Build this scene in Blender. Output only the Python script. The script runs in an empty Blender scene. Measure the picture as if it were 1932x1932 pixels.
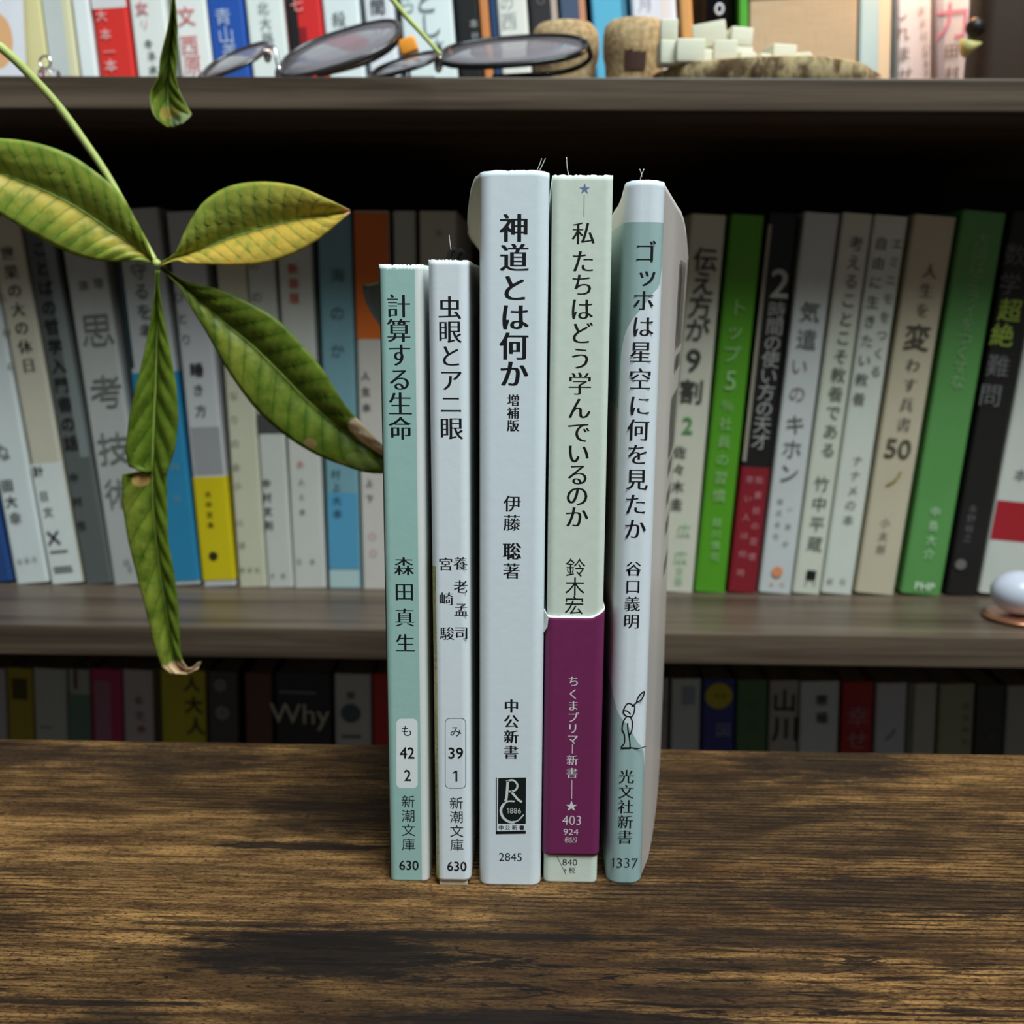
import bpy, bmesh, math, random
from mathutils import Vector, Matrix, Euler, noise
random.seed(7)
SC = bpy.context.scene
COL = SC.collection

# ------------------------------------------------------------------ camera, world, lights, exposure
F_PX, CX = 2000.0, 966.0
CAM_H, CAM_D = 0.1457, 0.243
YAW, PITCH, ROLL = math.radians(1.2), math.radians(-11.5), math.radians(0.41)
CAM_POS = Vector((0.0, -CAM_D, CAM_H))
CAM_ROT = (Matrix.Rotation(YAW, 3, 'Z') @ Matrix.Rotation(math.radians(90) + PITCH, 3, 'X') @ Matrix.Rotation(ROLL, 3, 'Z'))
cam = bpy.data.cameras.new('camera')
cam.sensor_width = 36.0
cam.lens = 36.0 * F_PX / 1932.0
cam.clip_start = 0.01
cam.dof.use_dof = True
cam.dof.focus_distance = 0.246
cam.dof.aperture_fstop = 19.0
cam_o = bpy.data.objects.new('camera', cam)
cam_o.matrix_world = Matrix.Translation(CAM_POS) @ CAM_ROT.to_4x4()
COL.objects.link(cam_o)
SC.camera = cam_o

world = bpy.data.worlds.new('world')
SC.world = world
world.use_nodes = True
world.node_tree.nodes['Background'].inputs[0].default_value = (0.80, 0.92, 1.0, 1)
world.node_tree.nodes['Background'].inputs[1].default_value = 0.10

def area_light(name, loc, target, size, power, color):
    l = bpy.data.lights.new(name, 'AREA')
    l.shape = 'RECTANGLE'; l.size, l.size_y = size
    l.energy = power; l.color = color
    o = bpy.data.objects.new(name, l)
    o.location = loc
    o.rotation_euler = (Vector(target) - Vector(loc)).to_track_quat('-Z', 'Y').to_euler()
    COL.objects.link(o)
    return o

area_light('ceiling_light', (0.40, -0.56, 1.55), (0.0, 0.1, 0.05), (0.8, 0.7), 44.0, (0.86, 0.985, 1.0))
l = bpy.data.lights.new('warm_lamp', 'POINT'); l.energy = 0.85; l.color = (1.0, 0.47, 0.18); l.shadow_soft_size = 0.02
o = bpy.data.objects.new('warm_lamp', l); o.location = (0.205, 0.325, 0.355); COL.objects.link(o)

vs = SC.view_settings
vs.view_transform = 'Standard'; vs.look = 'None'; vs.gamma = 1.0; vs.use_curve_mapping = False
vs.exposure = 0.0

# ------------------------------------------------------------------ pixel helpers (photo is 1932 x 1932)
def ray(px, py):
    return CAM_ROT @ Vector(((px - CX) / F_PX, (CX - py) / F_PX, -1.0))
def at(px, py, Y):
    d = ray(px, py)
    return CAM_POS + d * ((Y - CAM_POS.y) / d.y)
def atz(px, py, Z):
    d = ray(px, py)
    return CAM_POS + d * ((Z - CAM_POS.z) / d.z)
def px_size(px, py, Y):
    return (at(px + 1, py, Y) - at(px, py, Y)).length

def lin(c):
    return tuple(((v / 255.0) / 12.92 if v / 255.0 <= 0.04045 else ((v / 255.0 + 0.055) / 1.055) ** 2.4) for v in c[:3]) + (1.0,)

# ------------------------------------------------------------------ node helpers
class NT:
    def __init__(self, name, rough=0.6, spec=0.4):
        self.m = bpy.data.materials.new(name)
        self.m.use_nodes = True
        self.t = self.m.node_tree
        self.b = self.t.nodes['Principled BSDF']
        self.b.inputs['Roughness'].default_value = rough
        self.b.inputs['Specular IOR Level'].default_value = spec
    def n(self, typ, ins=None, **props):
        nd = self.t.nodes.new(typ)
        for k, v in props.items():
            setattr(nd, k, v)
        for k, v in (ins or {}).items():
            self.put(nd.inputs[k], v)
        return nd
    def put(self, sock, v):
        if isinstance(v, bpy.types.NodeSocket):
            self.t.links.new(v, sock)
        else:
            sock.default_value = v
    def math(self, op, a, b=0.0, c=0.0, clamp=False):
        nd = self.t.nodes.new('ShaderNodeMath'); nd.operation = op; nd.use_clamp = clamp
        self.put(nd.inputs[0], a); self.put(nd.inputs[1], b); self.put(nd.inputs[2], c)
        return nd.outputs[0]
    def ramp01(self, v, a, b):
        nd = self.t.nodes.new('ShaderNodeMapRange'); nd.interpolation_type = 'SMOOTHSTEP'
        self.put(nd.inputs['Value'], v); nd.inputs['From Min'].default_value = a; nd.inputs['From Max'].default_value = b
        return nd.outputs[0]
    def mix(self, f, a, b, mode='MIX'):
        nd = self.t.nodes.new('ShaderNodeMix'); nd.data_type = 'RGBA'; nd.blend_type = mode
        self.put(nd.inputs[0], f); self.put(nd.inputs[6], a); self.put(nd.inputs[7], b)
        return nd.outputs[2]
    def coord(self, which='Object'):
        return self.n('ShaderNodeTexCoord').outputs[which]
    def mapped(self, scale, src=None, loc=(0, 0, 0), rot=(0, 0, 0)):
        return self.n('ShaderNodeMapping', {'Vector': src if src is not None else self.coord(), 'Scale': scale, 'Location': loc, 'Rotation': rot}).outputs[0]
    def noise(self, vec, scale=1.0, detail=4.0, rough=0.55, dist=0.0):
        return self.n('ShaderNodeTexNoise', {'Vector': vec, 'Scale': scale, 'Detail': detail, 'Roughness': rough, 'Distortion': dist}).outputs[0]
    def bump(self, h, strength=0.3, dist=0.0005):
        self.put(self.b.inputs['Normal'], self.n('ShaderNodeBump', {'Height': h, 'Strength': strength, 'Distance': dist}).outputs[0])
    def color(self, c):
        self.put(self.b.inputs['Base Color'], c)
        return self.m

_mats = {}
def paper(c, rough=0.5, vary=0.08):
    key = ('p', tuple(c), rough)
    if key not in _mats:
        t = NT('paper_%d_%d_%d' % tuple(c[:3]), rough, 0.35)
        f = t.noise(t.mapped((60, 60, 25)), 1.0, 5)
        d = tuple(v * (1 - vary * 2) for v in lin(c)[:3]) + (1,)
        t.color(t.mix(f, d, tuple(min(1, v * (1 + vary)) for v in lin(c)[:3]) + (1,)))
        _mats[key] = t.m
    return _mats[key]
def plain(name, c, rough=0.5, metal=0.0, spec=0.4):
    key = ('s', name)
    if key not in _mats:
        t = NT(name, rough, spec)
        t.b.inputs['Metallic'].default_value = metal
        f = t.noise(t.mapped((90, 90, 90)), 1.0, 3)
        d = tuple(v * 0.85 for v in lin(c)[:3]) + (1,)
        t.color(t.mix(f, d, lin(c)))
        _mats[key] = t.m
    return _mats[key]
def ink(c):
    return plain('ink_%d_%d_%d' % tuple(c[:3]), c, 0.55)
def pages_mat():
    key = 'pages'
    if key not in _mats:
        t = NT('page_edges', 0.9, 0.1)
        f = t.noise(t.mapped((2600, 8, 8)), 1.0, 2)
        t.color(t.mix(f, lin((170, 155, 125)), lin((226, 215, 190))))
        _mats[key] = t.m
    return _mats[key]

# ------------------------------------------------------------------ object helpers
def obj(name, verts, faces, mat, parent=None, smooth=False, uvs=None, solid=0.0, solid_off=-1.0):
    me = bpy.data.meshes.new(name)
    me.from_pydata([tuple(v) for v in verts], [], faces)
    if uvs is not None:
        lay = me.uv_layers.new(name='UVMap')
        for lp in me.loops:
            lay.data[lp.index].uv = uvs[lp.vertex_index]
    for m in (mat if isinstance(mat, (list, tuple)) else [mat]):
        me.materials.append(m)
    if smooth:
        for p in me.polygons: p.use_smooth = True
    o = bpy.data.objects.new(name, me)
    COL.objects.link(o)
    if parent is not None: o.parent = parent
    if solid:
        md = o.modifiers.new('thickness', 'SOLIDIFY'); md.thickness = solid; md.offset = solid_off
    return o
def tag(o, label=None, cat=None, group=None, kind=None):
    if label: o['label'] = label
    if cat: o['category'] = cat
    if group: o['group'] = group
    if kind: o['kind'] = kind
    return o
def empty(name, loc=(0, 0, 0), rot=(0, 0, 0)):
    o = bpy.data.objects.new(name, None)
    o.empty_display_size = 0.01
    o.location = loc; o.rotation_euler = rot
    COL.objects.link(o)
    return o
def from_bm(name, bm, mat, parent=None, smooth=False):
    me = bpy.data.meshes.new(name)
    bm.to_mesh(me); bm.free()
    me.materials.append(mat)
    if smooth:
        for p in me.polygons: p.use_smooth = True
    o = bpy.data.objects.new(name, me); COL.objects.link(o)
    if parent is not None: o.parent = parent
    return o
def bm_box(x0, x1, y0, y1, z0, z1, bev=0.0, seg=2, mat4=None):
    bm = bmesh.new()
    bmesh.ops.create_cube(bm, size=1.0)
    for v in bm.verts:
        v.co = Vector(((x0 + x1) / 2 + v.co.x * (x1 - x0), (y0 + y1) / 2 + v.co.y * (y1 - y0), (z0 + z1) / 2 + v.co.z * (z1 - z0)))
    if bev:
        bmesh.ops.bevel(bm, geom=list(bm.edges), offset=bev, segments=seg, profile=0.6, affect='EDGES')
    if mat4 is not None: bm.transform(mat4)
    return bm
def box(name, x0, x1, y0, y1, z0, z1, mat, parent=None, bev=0.0, smooth=False, mat4=None):
    return from_bm(name, bm_box(x0, x1, y0, y1, z0, z1, bev, 2, mat4), mat, parent, smooth)
def lathe(name, prof, mat, parent=None, seg=28, wob=None, center=(0, 0, 0)):
    vs_, fs = [], []
    for j, (r, z) in enumerate(prof):
        for i in range(seg):
            a = 2 * math.pi * i / seg
            rr = r * (wob(a, z) if wob else 1.0)
            vs_.append((center[0] + rr * math.cos(a), center[1] + rr * math.sin(a), center[2] + z))
    for j in range(len(prof) - 1):
        for i in range(seg):
            k = (i + 1) % seg
            fs.append((j * seg + i, j * seg + k, (j + 1) * seg + k, (j + 1) * seg + i))
    fs.append(tuple(reversed(range(seg))))
    n = (len(prof) - 1) * seg
    fs.append(tuple(n + i for i in range(seg)))
    return obj(name, vs_, fs, mat, parent, True)
def tube_geo(path, radii, seg=8, closed=False):
    path = [Vector(p) for p in path]
    n = len(path)
    if not isinstance(radii, (list, tuple)): radii = [radii] * n
    vs_, fs = [], []
    up = None
    for i, p in enumerate(path):
        a = path[(i - 1) % n] if (closed or i > 0) else path[i]
        b = path[(i + 1) % n] if (closed or i < n - 1) else path[i]
        d = (b - a).normalized()
        if up is None:
            up = Vector((0, 0, 1)) if abs(d.z) < 0.9 else Vector((0, 1, 0))
        s = d.cross(up).normalized(); up = s.cross(d).normalized()
        for k in range(seg):
            an = 2 * math.pi * k / seg
            vs_.append(p + (s * math.cos(an) + up * math.sin(an)) * radii[i])
    m = n if closed else n - 1
    for i in range(m):
        j = (i + 1) % n
        for k in range(seg):
            q = (k + 1) % seg
            fs.append((i * seg + k, j * seg + k, j * seg + q, i * seg + q))
    if not closed:
        fs.append(tuple(range(seg))); fs.append(tuple(reversed([(n - 1) * seg + k for k in range(seg)])))
    return vs_, fs
def tube(name, path, radii, mat, parent=None, seg=8, closed=False):
    v, f = tube_geo(path, radii, seg, closed)
    return obj(name, v, f, mat, parent, True)
def smooth_path(pts, n):
    pts = [Vector(p) for p in pts]
    out = []
    for i in range(len(pts) - 1):
        p0, p1, p2, p3 = pts[max(i - 1, 0)], pts[i], pts[i + 1], pts[min(i + 2, len(pts) - 1)]
        for k in range(n):
            t = k / n
            out.append(0.5 * (2 * p1 + (p2 - p0) * t + (2 * p0 - 5 * p1 + 4 * p2 - p3) * t * t + (3 * p1 - p0 - 3 * p2 + p3) * t ** 3))
    out.append(pts[-1])
    return out

# ------------------------------------------------------------------ lettering
_gl = {}
STY = {'g': (0.0, (0.0,)), 'b': (0.0, (-0.016, 0.0, 0.016)), 'l': (-0.008, (0.0,)),
       'm': (-0.0125, (-0.028, -0.0095, 0.0095, 0.028)), 'M': (-0.006, (-0.036, -0.012, 0.012, 0.036)), 'n': (-0.0185, (-0.010, 0.010))}
def glyph(s, style):
    key = (s, style)
    if key in _gl: return _gl[key]
    off, dups = STY[style]
    c = bpy.data.curves.new('glyph', 'FONT')
    c.body = s; c.size = 1.0; c.offset = off; c.align_x = 'CENTER'; c.align_y = 'CENTER'; c.resolution_u = 3
    o = bpy.data.objects.new('glyph', c); COL.objects.link(o)
    dg = bpy.context.evaluated_depsgraph_get()
    me = bpy.data.meshes.new_from_object(o.evaluated_get(dg))
    base = [(v.co.x, v.co.y) for v in me.vertices]
    fc = [tuple(p.vertices) for p in me.polygons]
    bpy.data.objects.remove(o); bpy.data.curves.remove(c); bpy.data.meshes.remove(me)
    ascii_ = all(ord(ch) < 128 for ch in s)
    if base:
        xs = [p[0] for p in base]; ys = [p[1] for p in base]
        bb = (min(xs), max(xs), min(ys), max(ys))
    else:
        bb = (0, 1, 0, 1)
    if ascii_:
        base = [(x - (bb[0] + bb[1]) / 2, y - (bb[2] + bb[3]) / 2) for x, y in base]
    else:
        base = [(x, y - 0.08) for x, y in base]
    vs_, fs = [], []
    for i, dx in enumerate(dups):
        n = len(vs_)
        vs_ += [(x + dx, y, i) for x, y in base]
        fs += [tuple(n + k for k in f) for f in fc]
    if style == 'b':                                        # heavier in both directions
        for i, dy in enumerate((-0.014, 0.014)):
            n = len(vs_)
            vs_ += [(x, y + dy, 3 + i) for x, y in base]
            fs += [tuple(n + k for k in f) for f in fc]
    _gl[key] = (vs_, fs, bb[1] - bb[0], bb[3] - bb[2])
    return _gl[key]

class Letters:
    """Collects flat print in a book's own frame (x across, z up, spine face at y=0)."""
    def __init__(self):
        self.v, self.f = [], []
    def put(self, s, x, z, em, style='m', w=None, h=None, y=-0.00002, rot=0.0):
        vs_, fs, gw, gh = glyph(s, style)
        sx = w / gw if w else em
        sz = h / gh if h else (em if em else sx)
        if not sx: sx = sz
        if s == 'ー': rot = -math.pi / 2
        n = len(self.v); ca, sa = math.cos(rot), math.sin(rot)
        for a, b, i in vs_:
            a, b = a * ca - b * sa, a * sa + b * ca
            self.v.append((x + a * sx, y - i * 0.000002, z + b * sz))
        self.f += [tuple(n + k for k in f) for f in fs]
    def poly(self, pts, y=-0.00002):
        n = len(self.v)
        self.v += [(p[0], y, p[1]) for p in pts]
        self.f.append(tuple(range(n, n + len(pts))))
    def stroke(self, pts, w, y=-0.000025):
        pts = [Vector((p[0], p[1])) for p in pts]
        n = len(self.v)
        for i, p in enumerate(pts):
            a, b = pts[max(i - 1, 0)], pts[min(i + 1, len(pts) - 1)]
            d = (b - a).normalized(); nn = Vector((-d.y, d.x))
            ww = w[i] if isinstance(w, (list, tuple)) else w
            for s in (-0.5, 0.5):
                q = p + nn * ww * s
                self.v.append((q.x, y, q.y))
        for i in range(len(pts) - 1):
            self.f.append((n + 2 * i, n + 2 * i + 1, n + 2 * i + 3, n + 2 * i + 2))
    def build(self, name, mat, parent):
        return obj(name, self.v, self.f, mat, parent) if self.v else None

# ------------------------------------------------------------------ materials of the setting
def wood_table():
    t = NT('rustic_brown_board', 0.60, 0.12)
    co = t.coord()
    warp = t.noise(t.mapped((7, 30, 1), co), 1.0, 3)
    big = t.noise(t.mapped((9, 26, 1), co, (3.1, 0.4, 0)), 1.0, 5, 0.6, 0.6)
    tone = t.noise(t.mapped((16, 170, 1), co, (1.7, 2.2, 0)), 1.0, 6, 0.65, 0.4)
    sep = t.n('ShaderNodeSeparateXYZ', {0: co})
    yy = t.math('ADD', t.math('MULTIPLY', sep.outputs[1], 1.0), t.math('MULTIPLY', warp, 0.006))
    saw = t.math('SINE', t.math('MULTIPLY', yy, 3600.0))
    sawmask = t.math('MULTIPLY', t.ramp01(t.noise(t.mapped((5, 14, 1), co, (8, 3, 0)), 1.0, 3), 0.34, 0.54), t.ramp01(t.noise(t.mapped((60, 420, 1), co, (1, 7, 0)), 1.0, 3), 0.26, 0.46))
    fine = t.noise(t.mapped((45, 1100, 1), co), 1.0, 4, 0.6)
    med = t.noise(t.mapped((70, 640, 1), co, (4, 4, 0)), 1.0, 5, 0.7)
    c = t.mix(t.ramp01(tone, 0.32, 0.68), lin((84, 57, 34)), lin((166, 122, 73)))
    c = t.mix(t.math('MULTIPLY', t.ramp01(med, 0.44, 0.64), 0.75), c, lin((52, 33, 19)))
    broken = t.ramp01(t.noise(t.mapped((48, 700, 1), co, (1, 7, 0)), 1.0, 4, 0.6), 0.36, 0.54)
    line = t.math('MULTIPLY', t.ramp01(saw, 0.05, 0.75), t.math('MULTIPLY', sawmask, broken))
    c = t.mix(t.math('MULTIPLY', line, 0.95), c, lin((30, 18, 9)))
    grit = t.noise(t.mapped((700, 1700, 1), co), 1.0, 3, 0.75)
    c = t.mix(t.math('MULTIPLY', t.ramp01(grit, 0.50, 0.64), 0.80), c, lin((40, 26, 14)))
    c = t.mix(t.math('MULTIPLY', t.ramp01(t.math('SUBTRACT', 1.0, grit), 0.55, 0.72), 0.40), c, lin((172, 132, 84)))
    c = t.mix(t.math('MULTIPLY', t.ramp01(big, 0.42, 0.64), 0.80), c, lin((38, 25, 17)))
    # charred or knotty dark patches, plus the shadow beside the books painted in
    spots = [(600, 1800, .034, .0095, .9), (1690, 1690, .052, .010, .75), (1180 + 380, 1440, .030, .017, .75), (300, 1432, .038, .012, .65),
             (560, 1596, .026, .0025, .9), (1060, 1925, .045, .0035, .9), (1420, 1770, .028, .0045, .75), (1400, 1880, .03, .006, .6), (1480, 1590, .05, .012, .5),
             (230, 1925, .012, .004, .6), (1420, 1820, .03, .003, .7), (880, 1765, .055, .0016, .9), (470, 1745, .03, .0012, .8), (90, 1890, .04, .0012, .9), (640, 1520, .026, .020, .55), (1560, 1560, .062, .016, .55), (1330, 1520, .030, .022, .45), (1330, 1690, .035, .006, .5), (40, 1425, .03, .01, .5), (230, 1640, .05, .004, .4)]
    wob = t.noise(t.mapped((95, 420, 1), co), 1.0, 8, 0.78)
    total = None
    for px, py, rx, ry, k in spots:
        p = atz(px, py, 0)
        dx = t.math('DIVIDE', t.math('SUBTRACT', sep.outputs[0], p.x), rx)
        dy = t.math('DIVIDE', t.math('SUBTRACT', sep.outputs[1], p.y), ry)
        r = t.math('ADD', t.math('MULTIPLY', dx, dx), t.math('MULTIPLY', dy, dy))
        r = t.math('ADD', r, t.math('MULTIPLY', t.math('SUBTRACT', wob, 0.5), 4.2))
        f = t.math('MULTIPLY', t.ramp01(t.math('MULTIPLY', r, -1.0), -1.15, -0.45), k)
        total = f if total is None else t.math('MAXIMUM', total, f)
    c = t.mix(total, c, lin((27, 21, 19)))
    # cracks and chips
    chip = t.noise(t.mapped((170, 620, 1), co, (6, 2, 0)), 1.0, 3, 0.6, 0.5)
    chipf = t.math('MULTIPLY', t.ramp01(chip, 0.64, 0.67), t.ramp01(sep.outputs[1], -0.008, -0.03))
    c = t.mix(t.math('MULTIPLY', chipf, 0.9), c, lin((24, 17, 14)))
    crk = t.noise(t.mapped((34, 300, 1), co, (5, 1, 0)), 1.0, 7, 0.7, 1.2)
    near = t.ramp01(sep.outputs[1], 0.000, -0.034)
    near = t.math('MULTIPLY', near, t.ramp01(t.noise(t.mapped((6, 22, 1), co, (2, 9, 0)), 1.0, 3), 0.36, 0.50))
    crackf = t.math('MULTIPLY', t.ramp01(crk, 0.535, 0.565), near)
    c = t.mix(t.math('MULTIPLY', crackf, 0.95), c, lin((24, 17, 14)))
    c = t.mix(t.math('MULTIPLY', t.ramp01(crk, 0.66, 0.70), 0.75), c, lin((40, 30, 25)))
    h = t.math('SUBTRACT', t.math('ADD', t.math('MULTIPLY', saw, 0.12), fine), t.math('ADD', t.math('MULTIPLY', crackf, 1.2), total))
    t.bump(h, 0.35, 0.0004)
    return t.color(c)
def wood_shelf():
    t = NT('dark_walnut_laminate', 0.38, 0.4)
    co = t.coord()
    a = t.noise(t.mapped((4, 130, 160), co), 1.0, 5, 0.6, 0.3)
    b = t.noise(t.mapped((10, 520, 640), co), 1.0, 4)
    c = t.mix(t.ramp01(a, 0.3, 0.7), lin((62, 49, 39)), lin((106, 90, 75)))
    c = t.mix(t.math('MULTIPLY', t.ramp01(b, 0.5, 0.75), 0.4), c, lin((60, 47, 38)))
    t.bump(b, 0.1, 0.0002)
    return t.color(c)
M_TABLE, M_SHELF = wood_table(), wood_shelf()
M_BACK = plain('black_back_board', (26, 22, 19), 0.8)

# ------------------------------------------------------------------ setting: floor, wall, table, bookcase
Z_UP, Z_MID, Z_LOW, Z_FLOOR = 0.2337, -0.0033, -0.242, -0.72
Y_FRONT, Y_BACK = 0.218, 0.475
Y_TABLE = atz(966, 1408, 0).y
tag(box('floor', -1.6, 1.6, -1.9, 0.52, Z_FLOOR - 0.05, Z_FLOOR, plain('floor_boards', (120, 95, 70), 0.5)), 'brown wooden floor under the table', 'floor', kind='structure')
tag(box('wall_back', -1.6, 1.6, 0.485, 0.53, Z_FLOOR, 1.7, plain('grey_plaster', (120, 116, 110), 0.9)), 'grey plaster wall behind the bookcase', 'wall', kind='structure')

tb = empty('table', (0, -0.2, Z_FLOOR)); tag(tb, 'rustic brown wooden table whose top shows dark knots, saw lines and cracks', 'table')
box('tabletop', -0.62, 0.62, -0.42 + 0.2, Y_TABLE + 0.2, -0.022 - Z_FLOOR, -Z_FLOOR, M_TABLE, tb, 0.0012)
for sx in (-0.58, 0.58):
    for sy in (-0.36, Y_TABLE - 0.05):
        box('leg', sx - 0.02, sx + 0.02, sy + 0.18, sy + 0.22, 0, -0.022 - Z_FLOOR, plain('black_steel', (28, 28, 28), 0.5, 0.6), tb, 0.002)
# the board's pattern is laid out in world metres: shift the mesh so object space is world space
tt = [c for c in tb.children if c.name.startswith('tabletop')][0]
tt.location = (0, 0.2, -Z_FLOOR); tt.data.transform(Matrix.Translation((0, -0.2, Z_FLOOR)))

bc = empty('bookcase', (0, 0, Z_FLOOR)); tag(bc, 'dark walnut bookcase with shelves full of books behind the table', 'bookcase')
def bcp(name, x0, x1, y0, y1, z0, z1, m=None):
    o = box(name, x0, x1, y0, y1, z0 - Z_FLOOR, z1 - Z_FLOOR, m or M_SHELF, bc, 0.0006)
    return o
XS = 0.47
bcp('shelf', -XS, XS, Y_FRONT, Y_BACK - 0.004, Z_UP - 0.0128, Z_UP)
bcp('shelf', -XS + 0.0145, XS - 0.0145, Y_FRONT, Y_BACK - 0.004, Z_MID - 0.0145, Z_MID)
bcp('shelf', -XS + 0.0145, XS - 0.0145, Y_FRONT, Y_BACK - 0.004, Z_LOW - 0.0145, Z_LOW)
bcp('shelf', -XS + 0.0145, XS - 0.0145, Y_FRONT, Y_BACK - 0.004, -0.50, -0.485)
for s in (-1, 1):
    bcp('side_panel', min(s * XS, s * (XS - 0.0145)), max(s * XS, s * (XS - 0.0145)), Y_FRONT, Y_BACK - 0.004, Z_FLOOR, Z_UP - 0.0128)
bcp('back_panel', -XS, XS, Y_BACK - 0.004, Y_BACK, Z_FLOOR, Z_UP, M_BACK)

# ------------------------------------------------------------------ the five paperbacks on the table
def sm(x, a, b):
    q = max(0.0, min(1.0, (x - a) / (b - a))); return q * q * (3 - 2 * q)

class FrontBook:
    def __init__(self, label, tl, tr, bl, br, depth=0.105, r=0.0016, splay_l=None, splay_r=None, jag=0.0004, curl_l=0.75):
        cb = atz((bl[0] + br[0]) / 2, (bl[1] + br[1]) / 2, 0.0)
        self.Y = cb.y
        TL, TR, BL, BR = (at(p[0], p[1], self.Y) for p in (tl, tr, bl, br))
        ct = (TL + TR) / 2; cbm = (BL + BR) / 2
        self.lean = math.atan2(ct.x - cbm.x, ct.z - cbm.z)
        self.t = ((TR - TL).length + (BR - BL).length) / 2
        self.h = (ct.z) / math.cos(self.lean)
        z0 = abs(math.sin(self.lean)) * self.t * 0.3
        self.M = Matrix.Translation((cbm.x, self.Y, z0)) @ Matrix.Rotation(self.lean, 4, 'Y')
        self.Mi = self.M.inverted()
        self.root = empty('paperback', (cbm.x, self.Y, z0), (0, self.lean, 0))
        tag(self.root, label, 'book', 'five paperbacks standing on the table')
        self.D, self.r, self.jag, self.cl = depth, r, jag, curl_l
        self.sl = splay_l or (lambda z: 0.0); self.sr = splay_r or (lambda z: 0.0)
        self.a = self.t / 2 - r
        self.arc = r * math.pi / 2
        self.umax = self.a + self.arc + depth - r
    def L(self, px, py):
        p = self.Mi @ at(px, py, self.Y)
        return p.x, p.z
    def mpp(self, px, py):
        return px_size(px, py, self.Y)
    def S(self, u, v, out=0.0):
        s = 1 if u >= 0 else -1; q = abs(u)
        if q <= self.a:
            x, y, nx, ny = q, 0.0, 0.0, -1.0
        elif q <= self.a + self.arc:
            an = (q - self.a) / self.r
            x, y, nx, ny = self.a + self.r * math.sin(an), self.r - self.r * math.cos(an), math.sin(an), -math.cos(an)
        else:
            d = q - self.a - self.arc
            k = d / (self.D - self.r)
            x, y, nx, ny = self.t / 2 + (self.sr(v) * k ** 0.75 if s > 0 else self.sl(v) * k ** self.cl), self.r + d, 1.0, 0.0
        return Vector((s * (x + nx * out), y + ny * out, v))
    def cover(self, mat, z0=0.0, z1=None, out=0.0, name='cover', depth_part=1.0, top=None, jag=None, thick=0.00025):
        z1 = self.h if z1 is None else z1
        jag = self.jag if jag is None else jag
        us = []
        nb = 12
        far = self.a + self.arc + (self.D - self.r) * depth_part
        for i in range(nb): us.append(-far + (far - self.a - self.arc) * i / nb)
        for i in range(5): us.append(-self.a - self.arc + self.arc * i / 5)
        for i in range(28): us.append(-self.a + 2 * self.a * i / 28)
        for i in range(5): us.append(self.a + self.arc * i / 5)
        for i in range(nb + 1): us.append(self.a + self.arc + (far - self.a - self.arc) * i / nb)
        nv = 36
        vsr = [z0, z0 + 0.0006] + [z0 + 0.0006 + (z1 - z0 - 0.0026) * j / (nv - 3) for j in range(1, nv - 3)] + [z1 - 0.0020, z1 - 0.0013, z1]
        V, F, UV = [], [], []
        n = len(us); nv = len(vsr) - 1
        for j, v in enumerate(vsr):
            for i, u in enumerate(us):
                vv = v
                if j == nv:
                    vv = v - jag * 1.3 * abs(noise.noise(Vector((u * 1100, z1 * 40, self.t * 999))) + 0.6 * noise.noise(Vector((u * 4300, z1 * 17, self.t * 777))))
                if top: vv += top(u) * sm(v, z0 + (z1 - z0) * 0.8, z1)
                if j == 0:
                    vv = v + jag * 0.6 * abs(noise.noise(Vector((u * 900, 3.3, self.t * 999))))
                V.append(self.S(u, vv, out)); UV.append((u, vv))
        for j in range(nv):
            for i in range(n - 1):
                F.append((j * n + i, j * n + i + 1, (j + 1) * n + i + 1, (j + 1) * n + i))
        return obj(name, V, F, mat, self.root, True, UV, thick)
    def pages(self, z0=0.0015, dz=0.002):
        e = self.t / 2 - 0.0006
        return box('page_block', -e, e, 0.0015, self.D - 0.002, z0, self.h - dz, pages_mat(), self.root, 0.0003)
    def run(self, L, s, p0, p1, size, style='m'):
        n = len(s)
        for i, ch in enumerate(s):
            f = i / (n - 1) if n > 1 else 0
            px, py = p0[0] + (p1[0] - p0[0]) * f, p0[1] + (p1[1] - p0[1]) * f
            x, z = self.L(px, py)
            if ch not in ' 　': L.put(ch, x, z, size / 0.93 * self.mpp(px, py), style)
    def num(self, L, s, px, py, w, h, style='g', y=-0.00002):
        x, z = self.L(px, py); k = self.mpp(px, py)
        if s[0] != '1':
            L.put(s, x, z, 0, style, w * k, h * k, y); return
        # the figure one gets its flag
        cw = w / max(1, len(s)) if len(s) > 1 else w
        ox = x - (w - cw) / 2 * k if len(s) > 1 else x
        th = (0.16 if style == 'b' else 0.10 if style == 'g' else 0.085) * h * k
        H = h * k / 2
        L.poly(((ox - th * .2, z - H), (ox + th * .8, z - H), (ox + th * .8, z + H), (ox - th * .1, z + H), (ox - th * 1.7, z + H * .62), (ox - th * 1.7, z + H * .36), (ox - th * .2, z + H * .66)), y)
        if len(s) > 1: L.put(s[1:], x + cw / 2 * k, z, 0, style, (w - cw) * k, h * k, y)
    def pl(self, pts):
        return [self.L(*p) for p in pts]
    def hair(self, pts):
        y0 = self.Y + 0.004
        path = [self.Mi @ at(x, y, y0) for x, y in pts]
        return tube('stray_hair', smooth_path(path, 4), 0.00009, plain('white_hair', (235, 235, 230), 0.4), self.root, 5)

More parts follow.
